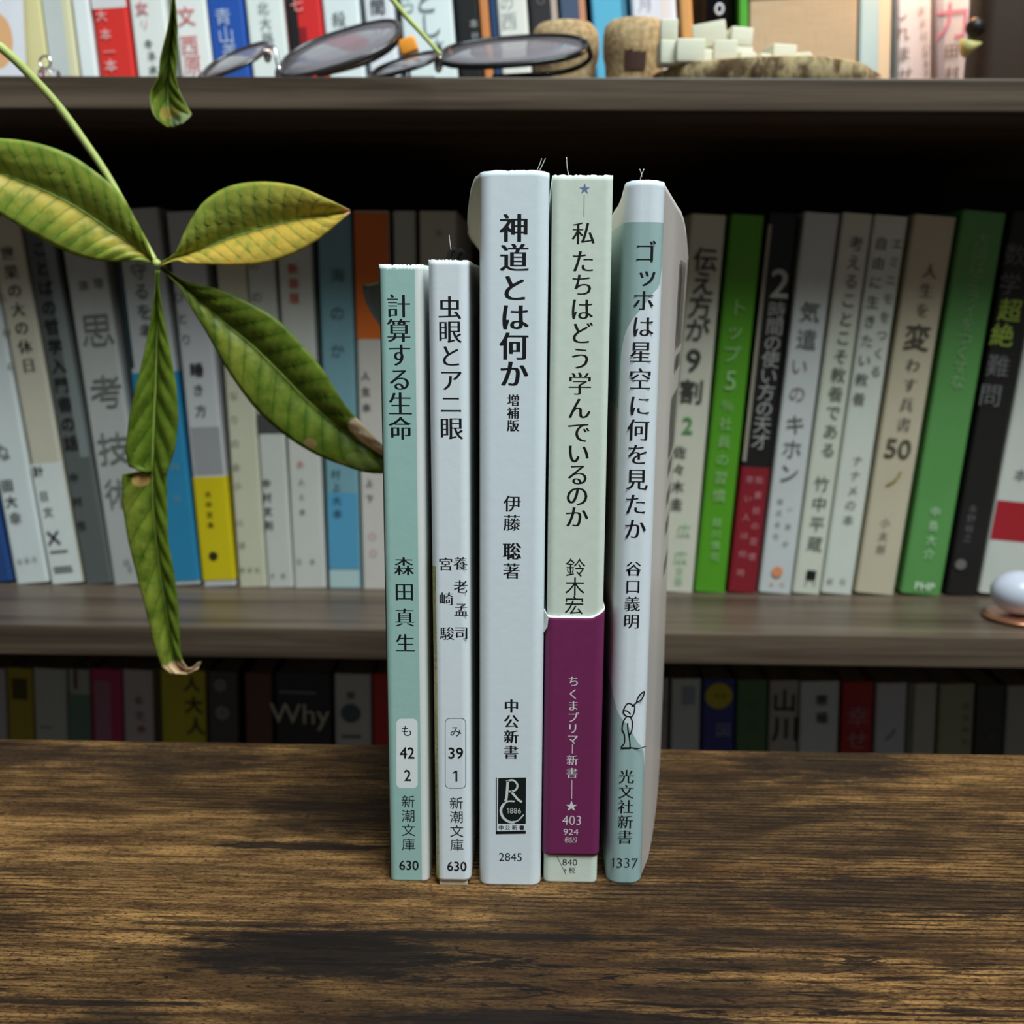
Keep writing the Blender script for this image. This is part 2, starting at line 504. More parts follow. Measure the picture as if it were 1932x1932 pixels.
def cover_material(name, base, h, rough=0.45, parts=(), wear=1.0, grain=0.0, wear_h=0.0022):
    """base: sRGB; parts: list of f(t, u, v, color)->color painting print on the jacket in its own (u, v) metres."""
    t = NT(name, rough, 0.4)
    uv = t.n('ShaderNodeSeparateXYZ', {0: t.coord('UV')})
    u, v = uv.outputs[0], uv.outputs[1]
    co = t.coord()
    g = t.noise(t.mapped((350, 350, 350), co), 1.0, 4, 0.6)
    c = t.mix(t.math('MULTIPLY', g, 1.0), tuple(x * (0.97 - grain) for x in lin(base)[:3]) + (1,), tuple(min(1, x * (1.02 + grain * .6)) for x in lin(base)[:3]) + (1,))
    for p in parts: c = p(t, u, v, c)
    w = t.noise(t.mapped((900, 900, 700), co), 1.0, 5, 0.7)
    e = t.math('ADD', t.ramp01(v, h - wear_h, h + 0.0006), t.math('MULTIPLY', t.math('SUBTRACT', w, 0.5), 1.3))
    e2 = t.math('ADD', t.ramp01(v, 0.0010, -0.0008), t.math('MULTIPLY', t.math('SUBTRACT', w, 0.5), 1.0))
    f = t.math('MULTIPLY', t.math('MAXIMUM', t.ramp01(e, 0.50, 0.62), t.ramp01(e2, 0.5, 0.62)), wear)
    c = t.mix(f, c, lin((232, 236, 234)))
    scr = t.noise(t.mapped((260, 260, 40), co, (3, 1, 2)), 1.0, 6, 0.7)
    c = t.mix(t.math('MULTIPLY', t.ramp01(scr, 0.70, 0.76), 0.35 * wear), c, lin((225, 230, 228)))
    t.bump(t.math('ADD', g, t.math('MULTIPLY', t.noise(t.mapped((120, 120, 60), co), 1.0, 3), 1.5)), 0.12, 0.0003)
    return t.color(c)
def band_u(lo, hi, col, v0=None, v1=None):
    def p(t, u, v, c):
        f = t.math('MULTIPLY', t.math('GREATER_THAN', u, lo), t.math('LESS_THAN', u, hi))
        if v0 is not None: f = t.math('MULTIPLY', f, t.math('MULTIPLY', t.math('GREATER_THAN', v, v0), t.math('LESS_THAN', v, v1)))
        return t.mix(f, c, lin(col))
    return p

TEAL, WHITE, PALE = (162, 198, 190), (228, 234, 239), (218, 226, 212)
BLACK = ink((14, 14, 18))

# --- 1: teal pocket book
b = FrontBook('teal pocket paperback with a frayed white top edge and white number label on its spine',
              (711, 499), (800, 497), (737, 1665), (808, 1661), 0.105, 0.0016,
              splay_l=lambda z: 0.0205 * sm(z, 0.112, 0.148), splay_r=lambda z: -0.0005, jag=0.0004, curl_l=2.2)
ur = b.L(783, 560)[0]
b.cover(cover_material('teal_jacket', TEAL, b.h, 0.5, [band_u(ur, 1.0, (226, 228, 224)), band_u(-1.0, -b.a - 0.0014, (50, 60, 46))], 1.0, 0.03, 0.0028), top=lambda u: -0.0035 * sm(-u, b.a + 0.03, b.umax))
b.pages()
K = Letters()
b.run(K, '計算する生命', (751.5, 577), (756, 808), 44)
K.build('title_print', BLACK, b.root); K = Letters()
b.run(K, '森田真生', (762, 1068), (764.5, 1213), 36)
K.build('author_print', BLACK, b.root); K = Letters()
b.run(K, 'も', (767, 1379), (767, 1379), 22, 'g')
b.num(K, '42', 768, 1420.5, 27, 22, 'b'); b.num(K, '2', 769, 1463, 12, 22, 'b')
K.build('shelf_code_print', BLACK, b.root); K = Letters()
b.run(K, '新潮文庫', (770, 1512), (771, 1593), 25, 'g')
K.build('publisher_print', BLACK, b.root); K = Letters()
b.num(K, '630', 771.5, 1632.5, 36, 19, 'b')
K.build('number_print', BLACK, b.root)
def rrect(bk, x0, y0, x1, y1, r, n=6):
    pts = []
    for cx_, cy_, a0 in ((x1 - r, y0 + r, -90), (x1 - r, y1 - r, 0), (x0 + r, y1 - r, 90), (x0 + r, y0 + r, 180)):
        for i in range(n + 1):
            a = math.radians(a0 + 90 * i / n)
            pts.append(bk.L(cx_ + r * math.cos(a), cy_ + r * math.sin(a)))
    return pts
K = Letters(); K.poly(rrect(b, 748, 1356, 788, 1487, 9), -0.00001); K.build('number_label', paper((240, 244, 244)), b.root)

# --- 2: thin white pocket book
b = FrontBook('thin white pocket paperback with an outlined number box, second from the teal one',
              (807, 490), (882, 489), (822, 1673), (889, 1672), 0.105, 0.0020, jag=0.0004)
def sketchy(t, u, v, c):
    co = t.coord('UV')
    n1 = t.noise(t.mapped((700, 260, 1), co), 1.0, 4, 0.6)
    lines = t.ramp01(t.math('ABSOLUTE', t.math('SUBTRACT', n1, 0.5)), 0.03, 0.0)
    pic = t.mix(t.ramp01(t.noise(t.mapped((300, 60, 1), co, (4, 4, 0)), 1.0, 3), 0.35, 0.65), lin((150, 158, 96)), lin((205, 198, 150)))
    pic = t.mix(t.math('MULTIPLY', lines, 0.6), pic, lin((60, 60, 50)))
    f = t.math('MULTIPLY', t.math('LESS_THAN', u, -b.a - b.arc * 0.35), t.math('LESS_THAN', v, 0.083))
    return t.mix(f, c, pic)
b.cover(cover_material('white_jacket', WHITE, b.h, 0.45, [sketchy], 1.0, 0.01, 0.0022), z0=0.0016)
b.pages()
e = b.t / 2 - 0.0009
box('inner_cover', -e, e, 0.0004, 0.1, 0.0, 0.004, paper((206, 198, 176)), b.root, 0.0003)
K = Letters()
b.run(K, '虫眼とアニ眼', (848.5, 580), (852, 808), 43)
K.build('title_print', BLACK, b.root); K = Letters()
b.run(K, '養老孟司', (869, 1063), (870.5, 1194), 26, 'm'); b.run(K, '宮崎駿', (841, 1064), (843.5, 1195), 26, 'm')
K.build('author_print', BLACK, b.root); K = Letters()
b.run(K, 'み', (860, 1380), (860, 1380), 22, 'g')
b.num(K, '39', 860, 1421, 27, 22, 'b'); b.num(K, '1', 860, 1464, 7, 22, 'b')
K.build('shelf_code_print', BLACK, b.root); K = Letters()
b.run(K, '新潮文庫', (861, 1515), (862, 1594), 25, 'g')
K.build('publisher_print', BLACK, b.root); K = Letters()
b.num(K, '630', 862, 1634.5, 36, 19, 'b')
K.build('number_print', BLACK, b.root); K = Letters()
rr = rrect(b, 840, 1355, 879, 1487, 9); K.stroke(rr + rr[:1], 0.00012)
K.build('code_outline', BLACK, b.root)
rb = [b.Mi @ at(x, y, b.Y + 0.02) for x, y in ((846, 490), (850, 476), (856, 470), (862, 478), (858, 489))]
tube('ribbon_bookmark', smooth_path(rb, 4), 0.0007, plain('black_ribbon', (24, 22, 22), 0.8), b.root, 6)
rb = [b.Mi @ at(x, y, b.Y + 0.024) for x, y in ((860, 490), (866, 475), (874, 478), (877, 490))]
tube('ribbon_bookmark', smooth_path(rb, 4), 0.0008, plain('black_ribbon', (24, 22, 22), 0.8), b.root, 6)
b.hair(((851, 472), (849, 458), (847.5, 444)))

# --- 3: thick white book with the square emblem
b = FrontBook('thick tall white paperback with a black square emblem near the foot of its spine',
              (905, 320), (1036, 321), (903, 1672), (1021, 1670), 0.109, 0.0026,
              splay_l=lambda z: -0.0005 + 0.0105 * sm(z, 0.150, 0.168), splay_r=lambda z: 0.0, jag=0.0003)
def pict(t, u, v, c):
    f = t.math('MULTIPLY', t.math('LESS_THAN', u, -b.a - b.arc - 0.004), t.math('MULTIPLY', t.math('LESS_THAN', v, t.math('ADD', 0.158, t.math('MULTIPLY', u, 0.15))), t.math('GREATER_THAN', v, 0.146)))
    return t.mix(f, t.mix(t.math('LESS_THAN', u, -b.a - b.arc * 0.6), c, lin((205, 202, 190))), lin((110, 84, 70)))
b.cover(cover_material('thick_white_jacket', (226, 234, 240), b.h, 0.33, [pict], 0.8, 0.01, 0.0016),
        top=lambda u: -0.007 * sm(-u, b.a + b.arc + 0.01, b.a + b.arc + 0.09) - 0.0004 * sm(abs(u), b.a * .7, b.a + b.arc))
b.pages()
K = Letters()
for ch, p in zip('神道とは何か', ((970, 430), (970.5, 486), (970, 543), (971, 598), (969.5, 653), (969.5, 705))):
    b.run(K, ch, p, p, 52, 'M')
b.run(K, '増補版', (968.5, 755), (968, 803), 22, 'M')
K.build('title_print', BLACK, b.root); K = Letters()
b.run(K, '伊藤', (966.5, 950), (966, 986), 32); b.run(K, '聡', (966, 1040), (966, 1040), 33, 'M'); b.run(K, '著', (965, 1077), (965, 1077), 31)
K.build('author_print', BLACK, b.root); K = Letters()
b.run(K, '中公新書', (965, 1332), (964, 1419), 27, 'M')
K.build('publisher_print', BLACK, b.root); K = Letters()
b.num(K, '2845', 963, 1617, 43, 17, 'g')
K.build('number_print', BLACK, b.root); K = Letters()
# emblem: frame lines, foot bar and the small name strip
K.poly(b.pl(((935.5, 1467), (937.5, 1467), (937.5, 1574), (935.5, 1574))))
K.poly(b.pl(((935.5, 1568), (992, 1567), (992, 1573), (935.5, 1574))), -0.00002)
for ch, x in zip('中公新書', (945.5, 957.5, 971, 984.5)):
    X, Z = b.L(x, 1561.5); K.put(ch, X, Z, 10.5 * b.mpp(964, 1561), 'b')
K.build('emblem_frame', BLACK, b.root)
K = Letters(); K.poly(b.pl(((940, 1468), (992.5, 1467), (992, 1554.5), (939.5, 1554)))); K.build('emblem_panel', ink((12, 26, 24)), b.root)
K = Letters()
k = b.mpp(964, 1510)
def cur(pts, n=6): return [tuple(p)[:2] for p in smooth_path([(x, z, 0) for x, z in b.pl(pts)], n)]
K.stroke(cur(((958, 1473), (957, 1490), (955, 1508), (952, 1511))), 4.8 * k, -0.00005)
K.stroke(cur(((955, 1474), (968, 1472), (976, 1480), (974, 1489), (966, 1493), (960, 1493))), 3.6 * k, -0.00005)
K.stroke(cur(((964, 1493), (971, 1501), (978, 1509), (985, 1513))), 4.4 * k, -0.00005)
K.stroke(cur(((971, 1512), (958, 1512), (949, 1519), (945, 1530), (950, 1543), (963, 1551), (977, 1548), (988, 1537))), [3.0 * k] * 10 + [4.8 * k] * 24 + [2.4 * k] * 9, -0.00005)
b.num(K, '1886', 969, 1529.5, 28, 11, 'l', -0.00005)
K.build('emblem_monogram', ink((225, 230, 228)), b.root)
b.hair(((1013, 322), (1018, 311), (1022, 299))); b.hair(((1018, 322), (1024, 310), (1029, 299)))

# --- 4: pale green-grey book with the wine-red wrapper
b = FrontBook('pale greenish paperback with a blue star, wrapped in a wine red paper band',
              (1043, 330), (1157, 329), (1025, 1667), (1127, 1665), 0.106, 0.0016, splay_l=lambda z: 0.0, splay_r=lambda z: -0.0005, jag=0.00025)
b.cover(cover_material('pale_textured_jacket', PALE, b.h, 0.7, [], 0.9, 0.07, 0.0018))
b.pages()
zt, zb = b.L(1083, 1161)[1], b.L(1078, 1612)[1]
zw = zt
def whitetop(t, u, v, c):
    return t.mix(t.math('GREATER_THAN', v, t.math('ADD', zw - 0.00055, t.math('MULTIPLY', t.ramp01(u, b.a * 0.7, b.a + b.arc), 0.0018))), c, lin((235, 232, 228)))
M_OBI = cover_material('wine_red_paper', (120, 40, 88), 10.0, 0.5, [whitetop], 0.0, 0.08)
b.cover(M_OBI, zb, zt, 0.0004, 'paper_band', 0.9, top=lambda u: 0.0018 * sm(u, b.a * 0.7, b.a + b.arc), jag=0.0001, thick=0.00018)
tear = [b.S(-b.a - b.arc * 0.5 + du, zt + dz, 0.0008) for du, dz in ((-0.0012, 0.0014), (0.0004, -0.0002), (0.0002, -0.003), (-0.0006, -0.0046), (-0.0014, -0.0015))]
obj('torn_flap', tear, [(0, 1, 2, 3, 4)], paper((232, 230, 226)), b.root, solid=0.00015)
K = Letters()
for ch, y in zip('私たちはどう学んでいるのか', (440, 493, 537, 583, 628, 676, 724, 770, 815, 855, 895, 935, 975)):
    x = 1101 - 13 * (y - 440) / 535.0; b.run(K, ch, (x, y), (x, y), 43 if ch != '私' else 42)
K.build('title_print', BLACK, b.root); K = Letters()
b.run(K, '鈴木宏', (1086, 1071), (1083.5, 1142), 36, 'g')
K.build('author_print', BLACK, b.root); K = Letters()
b.num(K, '840', 1075, 1627, 28, 13, 'g')
x, z = b.L(1066, 1641.5); K.put('+', x, z, 12 * b.mpp(1066, 1641), 'g'); x, z = b.L(1079, 1642); K.put('税', x, z, 13 * b.mpp(1066, 1641), 'g')
K.build('price_print', BLACK, b.root)
K = Letters(); K.stroke(b.pl(((1050, 1614), (1059, 1632), (1068, 1650))), 0.00016)
K.build('crease_line', ink((110, 112, 104)), b.root)
K = Letters(); K.stroke(b.pl(((1102.3, 368), (1101.6, 409))), 0.00012); K.build('line_print', ink((110, 112, 104)), b.root)
K = Letters(); x, z = b.L(1103, 356); K.put('★', x, z, 19 / 0.8 * b.mpp(1103, 356), 'g'); K.build('star_print', ink((112, 128, 170)), b.root)
K = Letters()
for ch, y in zip('ちくまプリマー新書', (1284, 1308, 1330, 1352, 1373, 1393, 1411.5, 1433, 1457)):
    x = 1082 - 3 * (y - 1284) / 173.0; b.run(K, ch, (x, y), (x, y), 21)
K.stroke(b.pl(((1079, 1470), (1078.5, 1506))), 0.00016)
x, z = b.L(1078, 1519); K.put('★', x, z, 22 / 0.85 * b.mpp(1078, 1519), 'g')
b.num(K, '403', 1078.5, 1546, 35, 19, 'l'); b.num(K, '924', 1077, 1568, 28, 12, 'g')
b.run(K, '（税込）', (1063, 1583), (1091, 1583), 12, 'l')
K.v = [(x, y - 0.00042, z) for x, y, z in K.v]
K.build('band_lettering', ink((232, 228, 230)), b.root)
b.hair(((1073, 331), (1070, 315), (1069, 297)))

# --- 5: white and teal book with the little figure
b = FrontBook('white paperback with teal curved patches and a small line-drawn figure on its spine',
              (1183, 339), (1257, 339), (1143, 1668), (1213, 1667), 0.105, 0.0034,
              splay_l=lambda z: 0.001, splay_r=lambda z: 0.017 + 0.003 * sm(z, 0.08, 0.17), jag=0.0002)
def teal_patch(t, u, v, c):
    def curve(pts):
        fc = t.n('ShaderNodeFloatCurve')
        cm = fc.mapping.curves[0]
        z0, z1 = 0.0, b.h
        pp = sorted(((z / b.h, (x + 0.03) / 0.06) for x, z in pts))
        while len(cm.points) < len(pp): cm.points.new(0.5, 0.5)
        for q, (a_, b_) in zip(cm.points, pp): q.location = (a_, b_); q.handle_type = 'AUTO'
        fc.mapping.use_clip = True; fc.mapping.update()
        t.put(fc.inputs['Value'], t.math('DIVIDE', v, b.h))
        return t.math('SUBTRACT', t.math('MULTIPLY', fc.outputs[0], 0.06), 0.03)
    up = [b.L(*p) for p in ((1277, 421), (1270, 430), (1259, 497), (1249, 536), (1233, 553), (1209, 584), (1197, 598), (1177, 631), (1166, 663), (1158, 700), (1140, 780))]
    lo = [b.L(*p) for p in ((1146, 1300), (1155, 1321), (1166, 1346), (1184, 1368), (1203, 1400), (1216, 1417), (1223, 1443), (1227, 1470), (1229, 1520), (1230, 1600), (1230, 1667))]
    ztop = b.L(1220, 419)[1]; zlo = b.L(1160, 1300)[1]; zu = b.L(1160, 775)[1]
    f1 = t.math('MULTIPLY', t.math('LESS_THAN', u, curve(up)), t.math('MULTIPLY', t.math('LESS_THAN', v, ztop), t.math('GREATER_THAN', v, zu)))
    f2 = t.math('MULTIPLY', t.math('LESS_THAN', u, curve(lo)), t.math('LESS_THAN', v, zlo))
    c = t.mix(t.math('GREATER_THAN', t.math('ABSOLUTE', u), b.a + b.arc * 0.9), c, lin((222, 212, 206)))
    return t.mix(t.math('MAXIMUM', f1, f2), c, lin((160, 186, 184)))
b.cover(cover_material('white_teal_jacket', (228, 234, 240), b.h, 0.28, [teal_patch], 0.35, 0.005, 0.0010),
        top=lambda u: -0.004 * sm(abs(u), b.a, b.a + 0.02) - 0.009 * sm(abs(u), b.a + 0.02, b.umax))
b.pages(0.001, 0.012)
K = Letters()
for ch, p in zip('ゴッホは星空に何を見たか', ((1217.5, 475), (1221, 520), (1214, 567), (1213, 616), (1209, 664), (1208, 715), (1207, 765), (1204, 811), (1203, 857), (1201.5, 904), (1199, 951), (1198, 998))):
    b.run(K, ch, p, p, 41)
K.build('title_print', BLACK, b.root); K = Letters()
b.run(K, '谷口義明', (1195.5, 1073), (1191.5, 1172), 29)
K.build('author_print', BLACK, b.root); K = Letters()
b.run(K, '光文社新書', (1182, 1465), (1179, 1579), 28, 'm')
K.build('publisher_print', BLACK, b.root); K = Letters()
b.num(K, '1337', 1177, 1628, 53, 20, 'l')
K.build('number_print', BLACK, b.root)
K = Letters(); k = b.mpp(1190, 1360); w = 2.6 * k
K.stroke(cur(((1216, 1304), (1208, 1310), (1203, 1318), (1202, 1324), (1210, 1320), (1214, 1313), (1216, 1304))), w)
K.stroke(cur(((1202, 1324), (1197, 1329), (1192, 1333))), w)
K.stroke(cur(((1198, 1333), (1186, 1327), (1179, 1334), (1176, 1343), (1180, 1350), (1186, 1352), (1192, 1352), (1196, 1345), (1198, 1333))), w)
K.stroke(cur(((1177, 1340), (1184, 1342), (1190, 1348))), w)
K.stroke(cur(((1182, 1352), (1176, 1362), (1174, 1376), (1178, 1386), (1178, 1402), (1173, 1408), (1174, 1412), (1190, 1412))), w)
K.stroke(cur(((1189, 1352), (1193, 1362), (1192, 1378), (1188, 1386), (1185, 1380), (1184, 1364))), w)
K.stroke(cur(((1186, 1384), (1188, 1396), (1189, 1411))), w)
K.stroke(cur(((1174, 1411), (1190, 1411), (1205, 1412), (1219, 1408))), [2.8 * k] * 8 + [2.8 * k] * 5 + [1.8 * k] * 6)
K.build('figure_print', BLACK, b.root)
# print on the side cover: bar code block and captions, strongly foreshortened from the front
V, F = [], []
def side_quad(u0, u1, v0, v1):
    n = len(V)
    for u_, v_ in ((u0, v0), (u1, v0), (u1, v1), (u0, v1)): V.append(b.S(u_, v_, 0.00035))
    F.append((n, n + 1, n + 2, n + 3))
ub = b.a + b.arc
for i in range(9): side_quad(ub + 0.028 + i * 0.0038, ub + 0.028 + i * 0.0038 + (0.0018 if i % 3 else 0.0027), 0.133, 0.155)
for i in range(5): side_quad(ub + 0.030 + i * 0.006, ub + 0.034 + i * 0.006, 0.127, 0.131)
for i in range(9): side_quad(ub + 0.024 + i * 0.0038, ub + 0.024 + i * 0.0038 + (0.0018 if i % 2 else 0.0028), 0.105, 0.121)
for zc in (0.100, 0.092, 0.084, 0.073):
    for i in range(4): side_quad(ub + 0.026 + i * 0.005, ub + 0.029 + i * 0.005, zc, zc + 0.0036)
obj('barcode_print', V, F, ink((70, 66, 62)), b.root)
b.hair(((1208, 340), (1210, 331), (1215, 319))); b.hair(((1211, 334), (1210, 327), (1207, 319)))

# ------------------------------------------------------------------ shelf books
ROW = []
def shelf_book(label, Y, zs, b0, t0, color, h=None, text=(), panels=(), obi=None, depth=0.128, group='', name='book', rough=0.45, build=None, tilt=None):
    """Queues a book: b0=(xl, xr, y) are its spine edges low down and t0=(xl, xr, y) high up, in photo pixels on the plane y=Y."""
    bl, br, tl, tr = at(b0[0], b0[2], Y), at(b0[1], b0[2], Y), at(t0[0], t0[2], Y), at(t0[1], t0[2], Y)
    bcn, tcn = (bl + br) / 2, (tl + tr) / 2
    k = (tcn.x - bcn.x) / (tcn.z - bcn.z)
    k = k if tilt is None else tilt
    w = ((br - bl).length + (tr - tl).length) / 2          # horizontal width of the spine
    ROW.append(dict(label=label, Y=Y, zs=zs, b0=b0, color=color, h=h, text=text, panels=panels, obi=obi, depth=depth, group=group, name=name, rough=rough,
                    build=build, fixed=tilt is not None, zr=(bcn.z + tcn.z) / 2, xr=(bcn.x + tcn.x) / 2, k=k, w=w, ztop=tcn.z))
def build_row(blend, shrink=0.5):
    """Books in a row stand without cutting into each other: ease their leans towards the row's trend, then thin neighbours that still meet."""
    R_ = sorted(ROW, key=lambda q: q['xr'])
    n = len(R_)
    mx = sum(q['xr'] for q in R_) / n; mk = sum(q['k'] for q in R_) / n
    sl = sum((q['xr'] - mx) * (q['k'] - mk) for q in R_) / sum((q['xr'] - mx) ** 2 for q in R_)
    for q in R_:
        q['k'] += blend * (mk + sl * (q['xr'] - mx) - q['k']) if not q['fixed'] else 0.0
        if q['h'] is None: q['h'] = (q['ztop'] - q['zs']) * math.sqrt(1 + q['k'] ** 2)
    for it in range(3):
        for a, b_ in zip(R_, R_[1:]):
            top_ = min(a['zs'] + a['h'], b_['zs'] + b_['h'])
            for z in (a['zs'], top_):
                gap = (b_['xr'] + b_['k'] * (z - b_['zr']) - b_['w'] / 2) - (a['xr'] + a['k'] * (z - a['zr']) + a['w'] / 2)
                least = 0.0016 if (a['obi'] or b_['obi']) else 0.0002
                if gap < least:
                    d = least - gap
                    if a['build'] or b_['build']:
                        q = b_ if a['build'] else a
                        sg = 1 if a['build'] else -1
                        if z > q['zr']: q['k'] += sg * d / (z - q['zr'])
                        else: q['w'] -= d; q['xr'] += d / 2 * sg
                    else:
                        fa = a['w'] / (a['w'] + b_['w'])
                        a['w'] -= d * fa; a['xr'] -= d * fa / 2; b_['w'] -= d * (1 - fa); b_['xr'] += d * (1 - fa) / 2
    for q in R_:
        if q['build']: q['build'](q)
        else: _make_book(**q)
    ROW.clear()
def _make_book(label, Y, zs, b0, color, h, text, panels, obi, depth, group, name, rough, build, fixed, zr, xr, k, w, ztop):
    lean = math.atan(k); t = w * math.cos(lean)
    z0 = zs + abs(math.sin(lean)) * t / 2
    x0 = xr + k * (z0 - zr)
    M = Matrix.Translation((x0, Y, z0)) @ Matrix.Rotation(lean, 4, 'Y'); Mi = M.inverted()
    root = empty(name, (x0, Y, z0), (0, lean, 0))
    tag(root, label, 'book', group)
    r = min(0.0016, t * 0.22)
    sec = [(-t / 2, depth)]
    for i in range(4):
        a = math.pi / 2 * i / 3
        sec.append((-t / 2 + r - r * math.cos(a), r - r * math.sin(a)))
    sec += [(-x, y) for x, y in reversed(sec)]
    V, F = [], []
    n = len(sec)
    for z in (0.0, h):
        for x, y in sec: V.append((x, y, z))
    for i in range(n - 1): F.append((i, i + 1, n + i + 1, n + i))
    obj('cover', V, F, paper(color, rough), root, False, None, 0.0004)
    e = t / 2 - 0.0007
    box('page_block', -e, e, 0.0012, depth - 0.002, 0.0012, h - 0.0022, pages_mat(), root)
    def Lc(px, py):
        p = Mi @ at(px, py, Y); return p.x, p.z
    for col, x0_, x1_, y0_, y1_ in panels:
        K = Letters()
        za = Lc((b0[0] + b0[1]) / 2, y0_)[1]; zb_ = Lc((b0[0] + b0[1]) / 2, y1_)[1]
        za, zb_ = min(za, h - 0.0003), max(zb_, 0.0003)
        xa, xb = -t / 2 + t * x0_, -t / 2 + t * x1_
        K.poly(((xa, za), (xa, zb_), (xb, zb_), (xb, za)), -0.0001)
        K.build('printed_panel', paper(col), root)
    if obi:
        col, y0_, y1_ = obi
        xm = (b0[0] + b0[1]) / 2
        za, zb_ = Lc(xm, y0_)[1], max(Lc(xm, y1_)[1], 0.0003)
        V, F = [], []
        for z in (zb_, za):
            for x, y in sec: V.append((x * (1 + 0.0006 / t), y - 0.0003 if y < depth * .9 else depth * 0.9, z))
        for i in range(n - 1): F.append((i, i + 1, n + i + 1, n + i))
        obj('paper_band', V, F, paper(col), root, False, None, 0.0002)
    groups = {}
    for s, x0_, y0_, x1_, y1_, size, col, sty in text:
        K = groups.setdefault(tuple(col), Letters())
        if all(ord(ch) < 128 for ch in s):
            x, z = Lc(x0_, y0_); K.put(s, x, z, 0, sty, h=size * px_size(x0_, y0_, Y), y=-0.00065)
            continue
        m = len(s)
        for i, ch in enumerate(s):
            f = i / (m - 1) if m > 1 else 0
            px, py = x0_ + (x1_ - x0_) * f, y0_ + (y1_ - y0_) * f
            x, z = Lc(px, py)
            if ch not in ' 　': K.put(ch, x, z, size / 0.93 * px_size(px, py, Y), sty, y=-0.00065)
    for col, K in groups.items():
        K.build('lettering', ink(col), root)
    return root

DK, GY = (40, 40, 38), (120, 120, 114)
# ---- middle shelf, in order along the shelf
YM = 0.286
G = 'books on the middle shelf'
def mid(label, b0, t0, color, **k):
    return shelf_book(label, YM, Z_MID, b0, t0, color, group=G, **k)
mid('dark blue book at the end of the middle shelf, cut by the frame', (-40, 24, 1085), (-150, -88, 560), (42, 74, 130), h=0.186)
mid('white book with grey title beside the dark blue book', (27, 91, 1085), (-80, -16, 500), (216, 222, 220), h=0.186,
    text=[('ぬ', 2, 852, 2, 852, 34, (110, 115, 112), 'g'), ('田大', 15, 915, 22, 945, 22, DK, 'b'), ('幸', 30, 977, 30, 977, 24, DK, 'g'), ('出版社', 38, 1058, 66, 1054, 10, GY, 'g')])
mid('cream book with a bold black cross emblem near its foot', (97, 158, 1085), (0, 56, 560), (204, 196, 176), h=0.186,
    panels=[((220, 224, 220), 0.0, 1.0, 870, 1100)],
    text=[('世果の大の休日', 15, 478, 55, 688, 26, DK, 'm'), ('計', 73, 888, 73, 888, 20, DK, 'b'), ('日文', 84, 935, 92, 965, 18, GY, 'b'), ('X', 102, 1014, 102, 1014, 24, (14, 14, 14), 'b'),
          ('一', 112, 1040, 112, 1040, 34, DK, 'g'), ('一', 119, 1070, 119, 1070, 36, (90, 90, 84), 'g'), ('一', 121, 1077, 121, 1077, 36, (90, 90, 84), 'g'), ('ための', 5, 560, 22, 690, 16, (110, 100, 84), 'g')])
mid('dark grey book with small black title between cream and silver books', (160, 214, 1085), (62, 118, 560), (92, 96, 94), h=0.186,
    panels=[((128, 134, 132), 0.62, 0.94, 430, 860)],
    text=[('ことばの哲学入門書の話', 75, 470, 135, 835, 27, (26, 26, 26), 'b'), ('中村也', 140, 900, 154, 990, 17, (30, 28, 28), 'b')])
mid('silver grey book with very large grey title characters', (215, 284, 1088), (126, 208, 560), (176, 176, 172), h=0.187,
    text=[('思', 184, 622, 184, 622, 62, (112, 112, 108), 'g'), ('考', 202, 738, 202, 738, 62, (112, 112, 108), 'g'), ('技', 216, 845, 216, 845, 60, (112, 112, 108), 'g'), ('術', 228, 930, 228, 930, 56, (112, 112, 108), 'g'),
          ('論理', 158, 538, 186, 534, 18, (80, 80, 78), 'g'), ('四五', 240, 1060, 246, 1072, 12, GY, 'g')])
mid('white book in a blue wrapper behind the long drooping leaf', (291, 380, 1090), (222, 306, 480), (182, 184, 182), h=0.189,
    obi=((44, 128, 168), 700, 1096), panels=[((36, 58, 62), 0.0, 0.10, 405, 690), ((36, 108, 146), 0.04, 0.98, 960, 1092)],
    text=[('守るを考る術', 262, 512, 290, 700, 30, (76, 78, 78), 'g'), ('自分', 331, 880, 335, 940, 15, (130, 160, 166), 'l')])
mid('white book with a yellow paper wrapper round its lower part', (385, 441, 1090), (313, 395, 470), (190, 188, 190), h=0.188,
    obi=((206, 184, 20), 899, 1094), panels=[((150, 148, 150), 0.1, 0.95, 805, 895)],
    text=[('ひとり', 338, 560, 352, 640, 20, (96, 96, 96), 'g'), ('睡', 372, 697, 372, 697, 25, (22, 22, 22), 'b'), ('き方', 375, 735, 380, 774, 22, (40, 40, 40), 'g'),
          ('大中文本', 393, 932, 398, 990, 12, (60, 54, 14), 'b'), ('●', 403, 1048, 403, 1048, 20, (46, 42, 16), 'b')])
mid('ivory book with faint grey title beside the yellow wrapped one', (445, 499, 1090), (404, 466, 470), (196, 192, 168), h=0.188,
    text=[('かなりの本', 440, 700, 446, 880, 16, (150, 146, 126), 'g'), ('小川', 449, 915, 452, 985, 14, (128, 124, 108), 'g'), ('洋', 457, 1028, 457, 1028, 14, (128, 124, 108), 'g'), ('新本社', 458, 1074, 486, 1074, 10, GY, 'g')])
mid('white book with a black patterned square on its spine', (503, 549, 1090), (464, 520, 470), (194, 194, 186), h=0.188,
    panels=[((70, 70, 70), 0.02, 0.98, 780, 818)],
    text=[('中村文則', 503, 911, 508, 990, 16, (44, 44, 44), 'b'), ('のの話', 480, 500, 490, 620, 20, GY, 'g'), ('文庫', 515, 1085, 535, 1085, 9, GY, 'g')])
